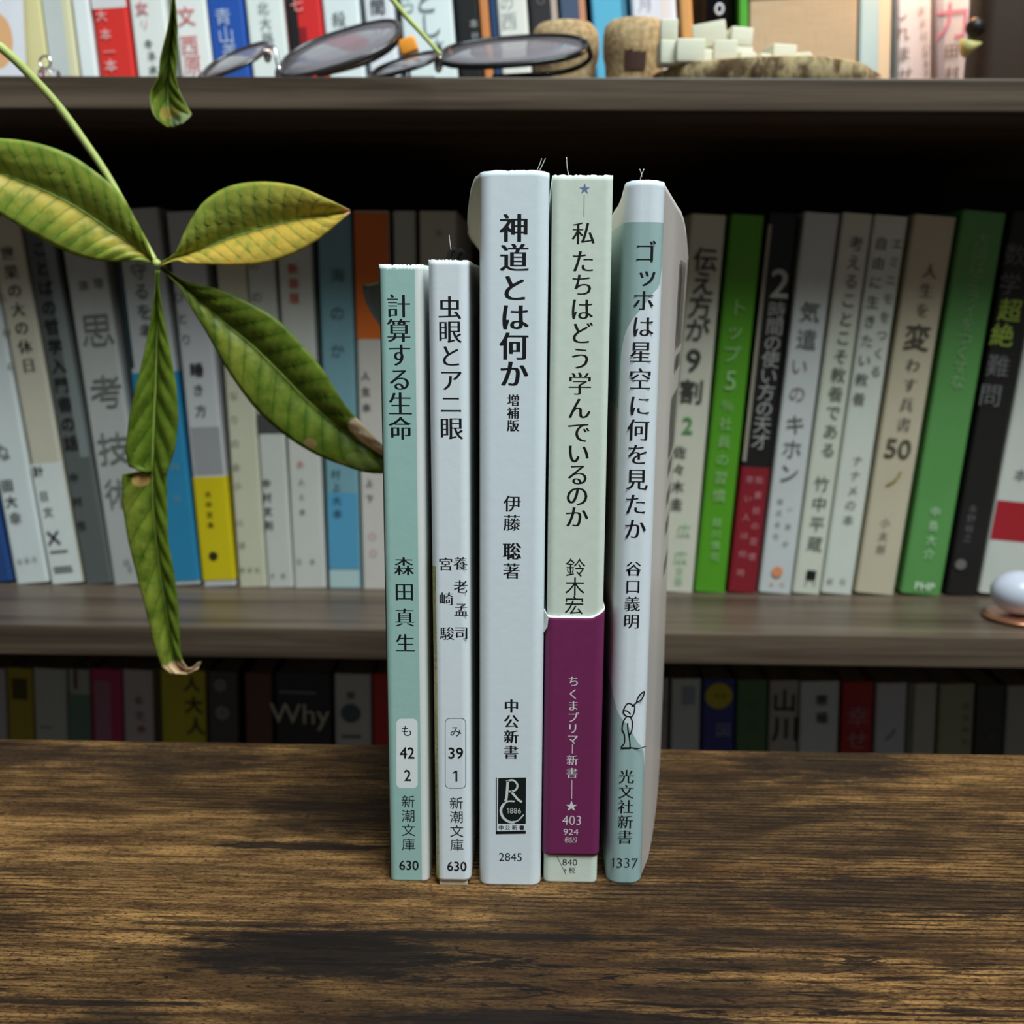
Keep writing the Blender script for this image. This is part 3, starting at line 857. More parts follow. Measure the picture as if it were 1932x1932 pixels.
mid('greyish white book with small red title characters at top', (551, 612, 1090), (526, 590, 470), (198, 196, 188), h=0.188,
    text=[('新装版', 553, 507, 556, 562, 19, (190, 70, 60), 'b'), ('赤', 567, 875, 567, 875, 14, (196, 110, 96), 'g'), ('人と本', 569, 908, 571, 965, 12, (70, 68, 64), 'g'), ('日本', 565, 1058, 590, 1058, 11, GY, 'g')])
mid('blue grey book with dark lettering beside the orange topped one', (614, 680, 1090), (606, 664, 470), (118, 158, 168), h=0.189,
    panels=[((84, 150, 184), 0.04, 0.96, 930, 1072), ((176, 196, 196), 0.04, 0.96, 1076, 1108)],
    text=[('海のか', 637, 520, 637, 660, 26, (80, 104, 108), 'g'), ('村上大本', 634, 893, 637, 968, 17, (42, 66, 76), 'g')])
mid('white book with a burnt orange upper panel', (683, 742, 1090), (668, 738, 450), (200, 192, 184), h=0.189,
    panels=[((214, 106, 40), 0.02, 0.98, 400, 640)],
    text=[('人生本', 690, 708, 692, 768, 16, (70, 68, 66), 'b'), ('上下', 697, 910, 698, 940, 14, (70, 68, 66), 'b'), ('〇〇', 703, 1010, 705, 1042, 14, (206, 140, 120), 'g')])
mid('narrow pale grey book showing above the teal pocket book', (752, 790, 1090), (743, 786, 450), (176, 174, 166), h=0.189)
mid('beige book showing above the thin white pocket book', (795, 862, 1090), (793, 862, 450), (186, 182, 168), h=0.189,
    text=[('大', 828, 440, 828, 440, 15, (130, 126, 110), 'g')])
mid('white book with heavy black title and green numeral beside the tall paperbacks', (1250, 1304, 1100), (1300, 1374, 425), (206, 202, 184), h=0.188,
    text=[('伝え方が', 1331, 490, 1316, 622, 44, (62, 62, 54), 'b'), ('9', 1308, 680, 1308, 680, 42, (62, 62, 54), 'b'), ('割', 1304, 738, 1304, 738, 44, (62, 62, 54), 'b'),
          ('2', 1297, 802, 1297, 802, 30, (84, 150, 84), 'b'), ('佐々木圭', 1283, 852, 1276, 950, 23, (66, 60, 50), 'b'), ('広広', 1290, 1000, 1284, 1050, 26, (150, 190, 140), 'g'), ('言葉', 1282, 1075, 1280, 1095, 16, (150, 190, 140), 'g')])
mid('bright grass green book with white title next to the green numeral book', (1310, 1368, 1105), (1380, 1443, 425), (84, 150, 34), h=0.188,
    text=[('トップ', 1393, 580, 1380, 668, 34, (150, 190, 126), 'g'), ('5', 1378, 718, 1378, 718, 36, (150, 190, 126), 'g'), ('％社員の習慣', 1372, 765, 1356, 935, 24, (150, 186, 126), 'g'), ('越川慎司', 1352, 985, 1348, 1050, 17, (152, 192, 128), 'g')])
mid('black book with white title and a red wrapper', (1376, 1425, 1108), (1448, 1508, 425), (30, 28, 28), h=0.189, obi=((134, 28, 40), 880, 1122), panels=[((150, 144, 126), 0.0, 0.13, 420, 870)],
    text=[('2', 1471, 535, 1471, 535, 52, (176, 174, 170), 'b'), ('時間の使い方の天才', 1465, 585, 1434, 832, 32, (150, 148, 144), 'b'), ('早い人は何時', 1414, 905, 1397, 1080, 14, (196, 130, 134), 'g'), ('始業前の習慣', 1432, 905, 1418, 1050, 14, (196, 130, 134), 'g')])
mid('pale grey book with an orange round mark near its foot', (1430, 1492, 1110), (1514, 1584, 425), (198, 200, 198), h=0.189,
    text=[('気遣', 1528, 588, 1522, 640, 38, (92, 92, 88), 'g'), ('いの', 1508, 690, 1504, 742, 32, (140, 130, 122), 'g'), ('キホン', 1500, 800, 1488, 892, 38, (104, 104, 100), 'g'),
          ('株式会社', 1472, 945, 1464, 1010, 11, GY, 'g'), ('一流の', 1490, 960, 1482, 1025, 11, (90, 90, 88), 'g'), ('●', 1466, 1078, 1466, 1078, 26, (222, 142, 100), 'g'), ('本社', 1456, 1100, 1476, 1100, 10, (222, 170, 140), 'g')])
mid('ivory book with a long dark title and square black mark', (1495, 1547, 1112), (1590, 1646, 425), (206, 206, 190), h=0.189,
    text=[('考えることこそ教養である', 1615, 460, 1562, 848, 28, (84, 84, 72), 'g'), ('竹中平蔵', 1550, 912, 1537, 1025, 28, (72, 74, 68), 'g'), ('■', 1530, 1084, 1530, 1084, 22, (22, 24, 22), 'b'), ('文社', 1520, 1100, 1536, 1100, 8, GY, 'g')])
mid('off white book with two columns of dark title', (1550, 1607, 1115), (1648, 1713, 428), (208, 210, 198), h=0.188,
    text=[('自由に生きたい教養', 1662, 460, 1620, 752, 24, (80, 80, 72), 'g'), ('エミニモをつくる', 1692, 460, 1652, 700, 21, (110, 110, 100), 'g'), ('ナナメの本', 1618, 868, 1600, 980, 20, (100, 102, 96), 'g'), ('新社', 1566, 1096, 1590, 1096, 12, GY, 'g')])
mid('tan book with a slanted emphasised title character', (1614, 1686, 1118), (1722, 1804, 430), (196, 184, 158), h=0.188,
    text=[('人生を', 1754, 512, 1740, 585, 27, (100, 96, 78), 'm'), ('変', 1730, 636, 1730, 636, 48, (80, 78, 64), 'b'), ('わす兵書', 1722, 688, 1705, 800, 26, (84, 82, 70), 'm'), ('50', 1694, 846, 1694, 846, 36, (88, 84, 68), 'b'),
          ('ノ', 1687, 902, 1687, 902, 36, (150, 136, 70), 'b'), ('小太郎', 1670, 985, 1662, 1035, 18, (110, 106, 90), 'g')])
mid('wide leaf green book with pale title, second of the greens', (1700, 1776, 1125), (1812, 1896, 420), (92, 148, 80), h=0.190,
    text=[('大論はミライをつくすな', 1852, 450, 1806, 720, 28, (150, 182, 134), 'l'), ('中島大介', 1764, 965, 1752, 1045, 19, (190, 214, 178), 'g'), ('PHP', 1744, 1106, 1744, 1106, 15, (214, 232, 204), 'b')])
mid('black book with olive and grey title characters', (1786, 1846, 1128), (1905, 1966, 430), (34, 31, 30), h=0.190,
    text=[('数学', 1915, 480, 1905, 535, 40, (104, 102, 100), 'g'), ('超絶', 1905, 585, 1890, 632, 42, (146, 168, 62), 'b'), ('難問', 1882, 690, 1868, 745, 42, (112, 112, 110), 'g'), ('永野裕之', 1835, 960, 1824, 1015, 16, (96, 94, 92), 'g'), ('●', 1812, 1064, 1812, 1064, 26, (112, 104, 100), 'g')])
mid('white book with a red printed corner beside the black book', (1848, 1950, 1115), (1950, 2050, 560), (202, 202, 194), h=0.190, panels=[((166, 36, 44), 0.03, 0.97, 945, 1020)],
    text=[('本', 1925, 895, 1925, 895, 24, (96, 110, 108), 'g')])

build_row(0.35)
# ---- lower shelf
YL = 0.292
G2 = 'books on the lower shelf'
def low(label, x0, x1, ytop, color, dx=0, **k):
    color = tuple(min(240, int(v * 1.2)) for v in color)
    return shelf_book(label, YL, Z_LOW, (x0 + dx, x1 + dx, 1390), (x0, x1, ytop), color, group=G2, **k)
low('grey book at the end of the lower shelf, cut by the frame', -50, 9, 1262, (150, 152, 154), 4)
low('mustard yellow narrow book between two grey books', 12, 60, 1262, (134, 122, 30), 4, panels=[((74, 62, 20), 0.2, 0.8, 1280, 1320)])
low('plain grey wide book beside the mustard yellow one', 62, 124, 1263, (150, 154, 150), 4, text=[('一', 88, 1372, 88, 1372, 20, (80, 90, 92), 'g')])
low('pale book with green lower panel and a thin red strip', 128, 168, 1264, (138, 140, 132), 3, panels=[((96, 128, 116), 0.0, 1.0, 1310, 1420), ((96, 40, 40), 0.28, 0.45, 1262, 1300)])
low('magenta book with a paler pink label', 171, 229, 1264, (146, 40, 84), 3, panels=[((158, 110, 132), 0.12, 0.62, 1285, 1420)])
low('pinkish grey book beside the magenta one', 231, 288, 1265, (156, 148, 150), 3, text=[('本文', 262, 1322, 264, 1350, 18, (116, 98, 104), 'g'), ('赤', 267, 1376, 267, 1376, 15, (150, 70, 84), 'b')])
low('olive yellow wide book with black figures printed on it', 291, 386, 1266, (150, 146, 30), 3, panels=[((66, 60, 18), 0.0, 0.14, 1262, 1420)],
    text=[('人', 362, 1290, 362, 1290, 30, (54, 52, 16), 'b'), ('大人', 366, 1330, 370, 1370, 34, (54, 52, 16), 'b')])
low('black book with a marbled grey pattern', 391, 447, 1268, (60, 60, 60), 3, text=[('※', 416, 1290, 416, 1290, 40, (150, 150, 150), 'b'), ('※', 420, 1342, 420, 1342, 46, (150, 150, 150), 'b')])
low('dark reddish brown book between two black ones', 460, 512, 1270, (78, 50, 38), 3)
low('black wide book with large white latin title', 518, 624, 1270, (34, 34, 40), 2, text=[('Why', 566, 1352, 566, 1352, 52, (190, 186, 168), 'g'), ('一', 562, 1306, 562, 1306, 70, (110, 110, 130), 'g')])
low('grey white book with a teal vase printed on its spine', 630, 699, 1272, (156, 158, 154), 2,
    text=[('●', 662, 1345, 662, 1345, 44, (72, 92, 100), 'b'), ('■', 662, 1312, 662, 1312, 16, (110, 110, 84), 'b'), ('一', 663, 1390, 663, 1390, 36, (70, 74, 76), 'b')])
low('red book half hidden by the teal pocket book', 702, 762, 1272, (150, 34, 34), 2)
low('grey book with dull red marks behind the white and teal paperback', 1205, 1262, 1280, (136, 130, 128), -2, text=[('日', 1246, 1330, 1246, 1330, 20, (120, 70, 70), 'g')])
low('light grey book beside the one with the yellow disc', 1268, 1323, 1281, (158, 164, 164), -2, panels=[((140, 154, 168), 0.35, 0.8, 1295, 1330)])
low('navy blue book with a large yellow disc on its spine', 1327, 1388, 1282, (40, 46, 112), -2,
    text=[('●', 1356, 1311, 1356, 1311, 62, (178, 166, 30), 'b'), ('日日', 1352, 1312, 1364, 1312, 10, (110, 98, 20), 'b'), ('図', 1364, 1376, 1364, 1376, 28, (150, 150, 180), 'g')])
low('dark green book beside the navy blue one', 1391, 1449, 1284, (60, 92, 62), -2, text=[('の本', 1420, 1334, 1420, 1370, 22, (84, 116, 86), 'g')])
low('grey book covered by a black ink drawing', 1453, 1508, 1285, (136, 134, 130), -3, text=[('山', 1480, 1322, 1480, 1322, 44, (30, 30, 30), 'b'), ('川', 1482, 1374, 1482, 1374, 50, (30, 30, 30), 'b')])
low('pale book with two black title characters', 1511, 1585, 1287, (158, 164, 168), -3, text=[('寒', 1550, 1321, 1550, 1321, 22, (50, 54, 56), 'b'), ('極', 1551, 1354, 1551, 1354, 22, (50, 54, 56), 'b')])
low('deep red book with pale title characters', 1591, 1650, 1288, (130, 26, 26), -4, text=[('幸せ', 1618, 1350, 1616, 1395, 40, (168, 110, 112), 'b')])
low('bluish grey book beside the deep red one', 1655, 1713, 1290, (152, 154, 160), -4, text=[('ノ', 1680, 1385, 1680, 1385, 26, (110, 112, 140), 'b')])
low('warm grey narrow book with a paler strip along its edge', 1717, 1770, 1291, (140, 140, 130), -5, panels=[((110, 108, 96), 0.0, 0.2, 1285, 1440)])
low('olive grey book with tiny dark lettering', 1775, 1841, 1292, (122, 122, 100), -5, text=[('日文中大', 1822, 1332, 1820, 1400, 12, (76, 76, 66), 'g')])
low('black book near the end of the lower shelf', 1845, 1899, 1294, (46, 48, 48), -6, text=[('文', 1870, 1388, 1870, 1388, 18, (92, 96, 96), 'g')])
low('dull grey book at the very end of the lower shelf', 1903, 1965, 1295, (130, 132, 128), -6)

build_row(0.6)
# ---- top shelf
YT = 0.338
G3 = 'books along the top of the bookcase'
def top(label, b0, t0, color, h=0.186, **k):
    color = tuple(min(246, int(v * 1.07)) for v in color)
    return shelf_book(label, YT, Z_UP, (b0[0], b0[1], 140), (t0[0], t0[1], 0), color, h=h, group=G3, depth=0.12, **k)
top('white narrow book beside the red one on the top shelf', (149, 184), (136, 166), (228, 230, 236))
top('red book with white title characters and a white head', (191, 259), (170, 232), (216, 52, 46), panels=[((232, 226, 226), 0.0, 1.0, -60, 14)],
    text=[('大本', 192, 30, 200, 65, 20, (236, 180, 176), 'b'), ('一', 207, 98, 207, 98, 22, (236, 150, 146), 'b'), ('本', 210, 124, 210, 124, 22, (240, 190, 188), 'b')])
top('white book with a red heading and black author name', (262, 325), (240, 310), (226, 226, 222),
    text=[('女', 268, 15, 268, 15, 24, (216, 120, 126), 'b'), ('リ', 273, 45, 273, 45, 18, (226, 150, 150), 'g'), ('キネ', 281, 83, 287, 106, 18, (60, 66, 66), 'b'), ('木', 290, 132, 290, 132, 18, (60, 66, 66), 'b')])
top('white book with large red title behind the hanging curled leaf', (336, 406), (330, 384), (230, 232, 226),
    text=[('文', 352, 30, 352, 30, 34, (226, 110, 116), 'g'), ('西原', 358, 84, 364, 122, 34, (222, 120, 124), 'g')])
top('royal blue book with white author name', (409, 473), (385, 455), (40, 84, 168),
    text=[('青山', 421, 32, 427, 66, 30, (196, 208, 232), 'g'), ('美', 434, 96, 434, 96, 28, (196, 208, 232), 'g')])
top('pale white book with grey characters beside the royal blue one', (477, 547), (461, 533), (226, 230, 226),
    text=[('北大路', 497, 15, 506, 72, 22, (120, 126, 126), 'g')])
top('book split black and red along its spine', (560, 618), (537, 602), (214, 44, 44), panels=[((28, 26, 28), 0.0, 0.28, -60, 150), ((150, 26, 34), 0.28, 0.5, 50, 150)],
    text=[('七', 560, 10, 560, 10, 24, (238, 150, 150), 'b')])
top('pale grey white book with one black character', (624, 690), (603, 674), (224, 232, 232), text=[('殺', 640, 36, 640, 36, 26, (90, 96, 96), 'g')])
top('narrow white book with a square black character', (700, 752), (684, 742), (224, 226, 232), text=[('間', 713, 12, 713, 12, 28, (54, 54, 60), 'b')])
top('wide pale blue white book with large grey characters', (768, 868), (752, 848), (222, 234, 238), text=[('とし', 803, 2, 812, 48, 44, (128, 142, 146), 'g'), ('大', 826, 85, 826, 85, 26, (150, 162, 166), 'g'), ('ら', 768, 8, 768, 8, 34, (170, 184, 188), 'g')])
top('black book with small white print beside a tan edged one', (872, 912), (856, 902), (30, 29, 31), text=[('本', 894, 45, 894, 45, 16, (180, 182, 184), 'g'), ('社', 897, 68, 897, 68, 14, (180, 182, 184), 'g')])
top('very thin tan book squeezed beside the black one', (914, 931), (903, 920), (206, 132, 78))  # warm light on the black book's side, added as a thin orange book
top('dark navy thin book behind the dark glasses', (933, 944), (922, 936), (40, 66, 104))
top('cream white book with a faint outlined title', (946, 1003), (938, 994), (226, 224, 216), text=[('西', 961, 38, 961, 38, 30, (170, 178, 178), 'l'), ('の', 957, 4, 957, 4, 26, (170, 178, 178), 'l')])
top('charcoal book with pale edges behind the first cork', (1010, 1058), (996, 1052), (46, 44, 48), panels=[((200, 178, 166), 0.78, 1.0, -60, 150)], text=[('○', 1020, 2, 1020, 2, 16, (130, 126, 124), 'g')])
top('slate blue book with an orange edge behind the first cork', (1062, 1112), (1056, 1104), (72, 86, 112), panels=[((214, 148, 118), 0.76, 1.0, -60, 150)])
top('bright cyan book between the two corks', (1126, 1190), (1112, 1180), (92, 176, 210), panels=[((66, 130, 158), 0.86, 1.0, -60, 150)])
top('lilac white book with pale title behind the second cork', (1206, 1294), (1184, 1264), (220, 220, 230), panels=[((240, 226, 222), 0.66, 0.84, -60, 150)],
    text=[('月日', 1218, 5, 1230, 50, 28, (190, 188, 206), 'l')])
top('thin orange brown book beside the black jar', (1297, 1310), (1276, 1308), (206, 152, 92))
top('thin bright green book beside the beige box', (1396, 1413), (1393, 1411), (74, 158, 54), tilt=-0.052)
top('pale teal book with a cream edge next to the beige box', (1621, 1685), (1621, 1679), (176, 200, 202), tilt=-0.055, panels=[((236, 214, 182), 0.62, 1.0, -60, 150)])
top('white book with black title characters and small side print', (1692, 1764), (1692, 1757), (228, 222, 226), tilt=-0.08,
    text=[('しれませ', 1698, 24, 1708, 140, 28, (120, 112, 116), 'g'), ('本文社の', 1738, 20, 1746, 90, 15, (176, 170, 174), 'g'), ('中里文', 1746, 104, 1748, 138, 12, (150, 146, 150), 'g')])
top('pale lilac book with a large pink character', (1769, 1834), (1764, 1828), (222, 220, 228), tilt=-0.10, panels=[((190, 192, 208), 0.0, 0.2, -60, 150)],
    text=[('力', 1796, 38, 1796, 38, 66, (232, 150, 184), 'g'), ('田', 1795, 96, 1795, 96, 26, (110, 112, 116), 'g'), ('村', 1796, 138, 1796, 138, 26, (120, 122, 126), 'g')])
top('tall cream folder beside the white narrow book', (88, 146), (84, 132), (214, 206, 170), h=0.22, panels=[((206, 210, 208), 0.05, 0.72, -60, 150)])
top('dull yellow folder behind the picture card', (20, 86), (18, 82), (214, 202, 152), h=0.22)

# beige cloth box
def linen():
    t = NT('beige_linen', 0.85, 0.2); co = t.coord()
    a = t.noise(t.mapped((1500, 1500, 90), co), 1.0, 3); b2 = t.noise(t.mapped((60, 60, 1200), co), 1.0, 3)
    t.bump(a, 0.3, 0.0003)
    return t.color(t.mix(t.math('MULTIPLY', t.math('ADD', a, b2), 0.5), lin((160, 140, 112)), lin((208, 188, 158))))
def cloth_box(q):
    hw = q['w'] / 2; rise = abs(q['k']) * hw
    cxm = q['xr'] + q['k'] * (Z_UP + rise - q['zr'])
    e = empty('cloth_box', (cxm, YT, Z_UP + rise), (0, math.atan(q['k']), 0)); tag(e, 'tall beige cloth covered box standing behind the wood slice', 'box')
    box('body', -hw, hw, 0, 0.09, 0, 0.060, linen(), e, 0.0008)
    box('lid', -hw - 0.0006, hw + 0.0006, -0.0006, 0.0906, 0.0602, 0.085, linen(), e, 0.0008)
top('beige box', (1416, 1615), (1413, 1618), (200, 180, 150), h=0.085, tilt=-0.05, build=cloth_box)
build_row(1.0)

# ------------------------------------------------------------------ things standing along the top of the bookcase
def world_obj_parent(name, x, y, z): return empty(name, (x, y, z))
# picture card
p = at(6, 90, 0.318)
e = empty('picture_card', (p.x, 0.318, Z_UP), (math.radians(-4), 0, 0)); tag(e, 'white picture card with an orange print leaning on the yellow folder', 'card')
zc = at(20, 88, 0.318).z - Z_UP
box('card', -0.035, 0.0098, 0, 0.0008, 0, 0.12, paper((232, 230, 236)), e)
K = Letters()
for (cx_, cz_, rr_, pts) in ((-0.0035, 0.036, 0.009, 14),):
    K.poly([(cx_ + rr_ * 0.85 * math.cos(a * 2 * math.pi / 14), cz_ + rr_ * 1.5 * math.sin(a * 2 * math.pi / 14)) for a in range(14)])
K.build('orange_print', paper((236, 178, 128)), e)
# clear glass marble-like ring
p = at(92, 128, 0.232)
e = empty('glass_ornament', (p.x, 0.232, Z_UP)); tag(e, 'tiny clear glass ornament with a ring on the shelf edge under the cream folder', 'ornament')
gl = NT('clear_glass', 0.05, 0.5); gl.b.inputs['Transmission Weight'].default_value = 1.0; gl.b.inputs['IOR'].default_value = 1.45; gl.color((0.95, 0.97, 1.0, 1))
lathe('body', [(0.0008, 0), (0.0042, 0.0004), (0.0048, 0.0025), (0.0042, 0.0048), (0.0012, 0.0060)], gl.m, e, 18)
ring = [(0.0024 * math.cos(a), 0.0005 * math.sin(a) - 0.003, 0.0075 + 0.0026 * math.sin(a)) for a in [2 * math.pi * i / 18 for i in range(18)]]
tube('ring', ring, 0.0005, plain('silver', (220, 222, 226), 0.15, 1.0), e, 6, True)

# eyeglasses
lens_m = NT('smoked_lens', 0.06, 0.6); lens_m.b.inputs['Transmission Weight'].default_value = 0.45; lens_m.b.inputs['IOR'].default_value = 1.3; lens_m.color(lin((158, 150, 156)))
def eyeglasses(label, Y, lenses, rim_mat, metal, temples):
    ctr = at(lenses[0][0], lenses[0][1], Y)
    root = empty('eyeglasses', (ctr.x, Y, Z_UP)); tag(root, label, 'glasses', 'eyeglasses on the bookcase top')
    O = Vector((ctr.x, Y, Z_UP))
    ends = []
    for (x0, y0, x1, y1, minor, tilt, rr) in lenses:
        A, B = at(x0, y0, Y), at(x1, y1, Y)
        c = (A + B) / 2 - O; u = (B - A) / 2
        w = Vector((0, math.cos(tilt), math.sin(tilt))) * minor
        loop = []
        for i in range(36):
            a = 2 * math.pi * i / 36
            ca, sa = math.cos(a), math.sin(a)
            k = 1.0 / (abs(ca) ** 2.6 + abs(sa) ** 2.6) ** (1 / 2.6)
            loop.append(c + u * ca * k + w * sa * k)
        rim = tube('rim', loop, rr, rim_mat, root, 7, True)
        nrm = u.cross(w).normalized()
        V = [c + nrm * 0.0008] + [c + (q - c) * 0.55 + nrm * 0.0006 for q in loop] + [c + (q - c) * 0.985 for q in loop]
        V += [c - nrm * 0.0004] + [c + (q - c) * 0.985 - nrm * 0.0009 for q in loop]
        F = [(0, 1 + i, 1 + (i + 1) % 36) for i in range(36)] + [(1 + i, 37 + i, 37 + (i + 1) % 36, 1 + (i + 1) % 36) for i in range(36)]
        F += [(73, 74 + (i + 1) % 36, 74 + i) for i in range(36)] + [(37 + i, 74 + i, 74 + (i + 1) % 36, 37 + (i + 1) % 36) for i in range(36)]
        obj('lens', V, F, lens_m.m, rim, True)
        ends.append((A - O, B - O, w))
    a, bb = ends[0][1], ends[1][0]
    tube('bridge', smooth_path([a - ends[0][2] * .3, (a + bb) / 2 + Vector((0, 0, 0.004)), bb - ends[1][2] * .3], 6), 0.0011, metal, root, 7)
    for q in (ends[0][1] + Vector((0.001, -0.002, -0.003)), ends[1][0] + Vector((-0.001, -0.002, -0.004))):
        bm = bmesh.new(); bmesh.ops.create_uvsphere(bm, u_segments=10, v_segments=6, radius=0.0028)
        bm.transform(Matrix.Translation(q) @ Matrix.Diagonal((0.7, 0.6, 1.2, 1))); from_bm('nose_pad', bm, metal, root, True)
    for pts in temples:
        path = [at(x, y, yy) - O for x, y, yy in pts]
        for q in path: q.z = max(q.z, 0.0012)
        tube('temple', smooth_path(path, 5), 0.0012, rim_mat, root, 7)
    return root
SILVER = plain('polished_silver', (214, 214, 218), 0.12, 1.0)
eyeglasses('silver rimmed eyeglasses with large grey lenses propped against the books', 0.252,
           [(386, 136, 502, 92, 0.016, 0.50, 0.0009), (532, 124, 752, 58, 0.020, 0.60, 0.0011)], plain('gunmetal', (88, 84, 84), 0.3, 0.8), SILVER,
           [[(752, 52, .252), (744, 84, .262), (690, 118, .258), (600, 142, .24)], [(388, 138, .252), (380, 148, .262), (440, 150, .272), (520, 150, .275)]])
eyeglasses('black rimmed dark glasses lying beside the first cork', 0.246,
           [(702, 140, 826, 104, 0.013, 0.42, 0.0009), (832, 106, 1104, 86, 0.020, 0.48, 0.0013)], plain('black_acetate', (22, 20, 22), 0.25), SILVER,
           [[(1104, 78, .246), (1112, 112, .256), (1060, 136, .252), (930, 146, .236)], [(702, 140, .246), (705, 149, .262), (760, 149, .268), (820, 149, .27)]])
# amber bead
p = at(770, 88, 0.272)
e = empty('amber_pendant', (p.x, 0.272, Z_UP)); tag(e, 'small orange amber pendant behind the silver rimmed eyeglasses', 'pendant')
am = NT('amber', 0.2, 0.5); am.color(lin((250, 160, 60)))
zz = p.z - Z_UP
from_bm('stone', bm_box(-0.0042, 0.0042, -0.003, 0.003, zz - 0.0036, zz + 0.0036, 0.0012, 2, Matrix.Translation((0, 0, zz)) @ Matrix.Rotation(-0.35, 4, 'Y') @ Matrix.Translation((0, 0, -zz))), am.m, e, True)
tube('stand', [(0, 0, 0), (0.0005, 0, zz * 0.5), (0, 0, zz - 0.003)], 0.0007, SILVER, e, 6)
lathe('base', [(0.004, 0), (0.004, 0.0008), (0.001, 0.0012)], SILVER, e, 14)

# corks
def cork_mat():
    t = NT('cork', 0.85, 0.2); co = t.coord()
    a = t.noise(t.mapped((420, 420, 420), co), 1.0, 5, 0.7)
    c = t.mix(t.ramp01(a, 0.3, 0.7), lin((150, 120, 84)), lin((204, 176, 134)))
    v = t.n('ShaderNodeTexVoronoi', {'Vector': t.mapped((380, 380, 700), co), 'Scale': 1.0}).outputs[0]
    c = t.mix(t.math('MULTIPLY', t.ramp01(v, 0.22, 0.10), 0.5), c, lin((96, 66, 44)))
    t.bump(a, 0.5, 0.0008); return t.color(c)
M_CORK = cork_mat()
def cork(label, px, Y, R, H, stamp):
    p = at(px, 140, Y)
    e = empty('champagne_cork', (p.x, Y, Z_UP)); tag(e, label, 'cork', 'champagne corks on the bookcase top')
    prof = [(R * 0.80, 0), (R * 0.86, 0.001), (R * 0.88, H * 0.25), (R * 0.90, H * 0.45), (R * 0.97, H * 0.55), (R, H * 0.66), (R * 0.99, H * 0.80), (R * 0.93, H * 0.90), (R * 0.80, H * 0.96), (R * 0.45, H * 0.995), (R * 0.05, H)]
    lathe('body', prof, M_CORK, e, 30, lambda a, z: 1 + 0.015 * math.sin(3 * a + z * 300))
    if stamp:
        V, F = [], []
        n = 9
        for j, z in enumerate((H * 0.34, H * 0.57)):
            for i in range(n):
                a = -math.pi / 2 + math.radians(-24 + 40 * i / (n - 1))
                r = R * (0.905 if j == 0 else 0.955)
                V.append((r * math.cos(a), r * math.sin(a) - 0.0004, z))
        for i in range(n - 1): F.append((i, i + 1, n + i + 1, n + i))
        obj('dark_stamp', V, F, plain('burnt_stamp', (70, 44, 34), 0.8), e)
    return e
cork('rounded cork partly behind the black rimmed glasses', 1066, 0.292, 0.0158, 0.0385, False)
cork('rounded cork with a dark burnt stamp beside the wood slice', 1197, 0.278, 0.0150, 0.0365, True)

# wood slice with pale cubes
def bark_mat():
    t = NT('bark', 0.9, 0.2); co = t.coord()
    sp = t.n('ShaderNodeSeparateXYZ', {0: co})
    ang = t.math('ARCTAN2', sp.outputs[1], sp.outputs[0])
    vec = t.n('ShaderNodeCombineXYZ', {0: t.math('MULTIPLY', ang, 6.0), 1: t.math('MULTIPLY', sp.outputs[2], 60.0)}).outputs[0]
    a = t.noise(vec, 1.0, 3, 0.6)
    fine = t.noise(t.mapped((500, 500, 200), co), 1.0, 4, 0.7)
    c = t.mix(t.ramp01(a, 0.42, 0.58), lin((84, 66, 46)), lin((170, 150, 112)))
    c = t.mix(t.math('MULTIPLY', t.ramp01(fine, 0.45, 0.7), 0.5), c, lin((110, 86, 58)))
    t.bump(t.math('ADD', a, fine), 0.6, 0.001); return t.color(c)
def ring_mat():
    t = NT('cut_wood', 0.7, 0.3); co = t.coord()
    d = t.n('ShaderNodeVectorMath', {0: co}, operation='LENGTH').outputs['Value']
    s = t.math('SINE', t.math('ADD', t.math('MULTIPLY', d, 2600.0), t.math('MULTIPLY', t.noise(t.mapped((60, 60, 60), co), 1.0, 3), 6.0)))
    return t.color(t.mix(t.ramp01(s, -1, 1), lin((176, 138, 92)), lin((206, 172, 122))))
sl = at(1434, 130, 0.276)
SX, SY, SR, SH = sl.x, 0.276, 0.0530, 0.0098
e = empty('wood_slice', (SX, SY, Z_UP)); tag(e, 'round wood slice with rough bark carrying pale wooden cubes', 'wood slice')
wb = lambda a, z: 1 + 0.018 * math.sin(5 * a + 1) + 0.012 * math.sin(13 * a) + (0.012 * math.sin(31 * a + z * 100) if z < SH * 0.95 else 0.0)
lathe('bark', [(SR * 0.985, 0), (SR, 0.0015), (SR * 1.005, SH * 0.55), (SR * 0.995, SH * 0.9), (SR * 0.97, SH)], bark_mat(), e, 120, wb)
lathe('cut_face', [(SR * 0.968, SH - 0.0004), (SR * 0.965, SH + 0.0002)], ring_mat(), e, 60, lambda a, z: 1 + 0.018 * math.sin(5 * a + 1))
def block_mat():
    t = NT('pale_hinoki', 0.6, 0.3); co = t.coord()
    a = t.noise(t.mapped((90, 90, 1400), co), 1.0, 3, 0.5)
    return t.color(t.mix(a, lin((206, 202, 178)), lin((232, 230, 212))))
M_BLOCK = block_mat()
ZS = Z_UP + SH + 0.0002
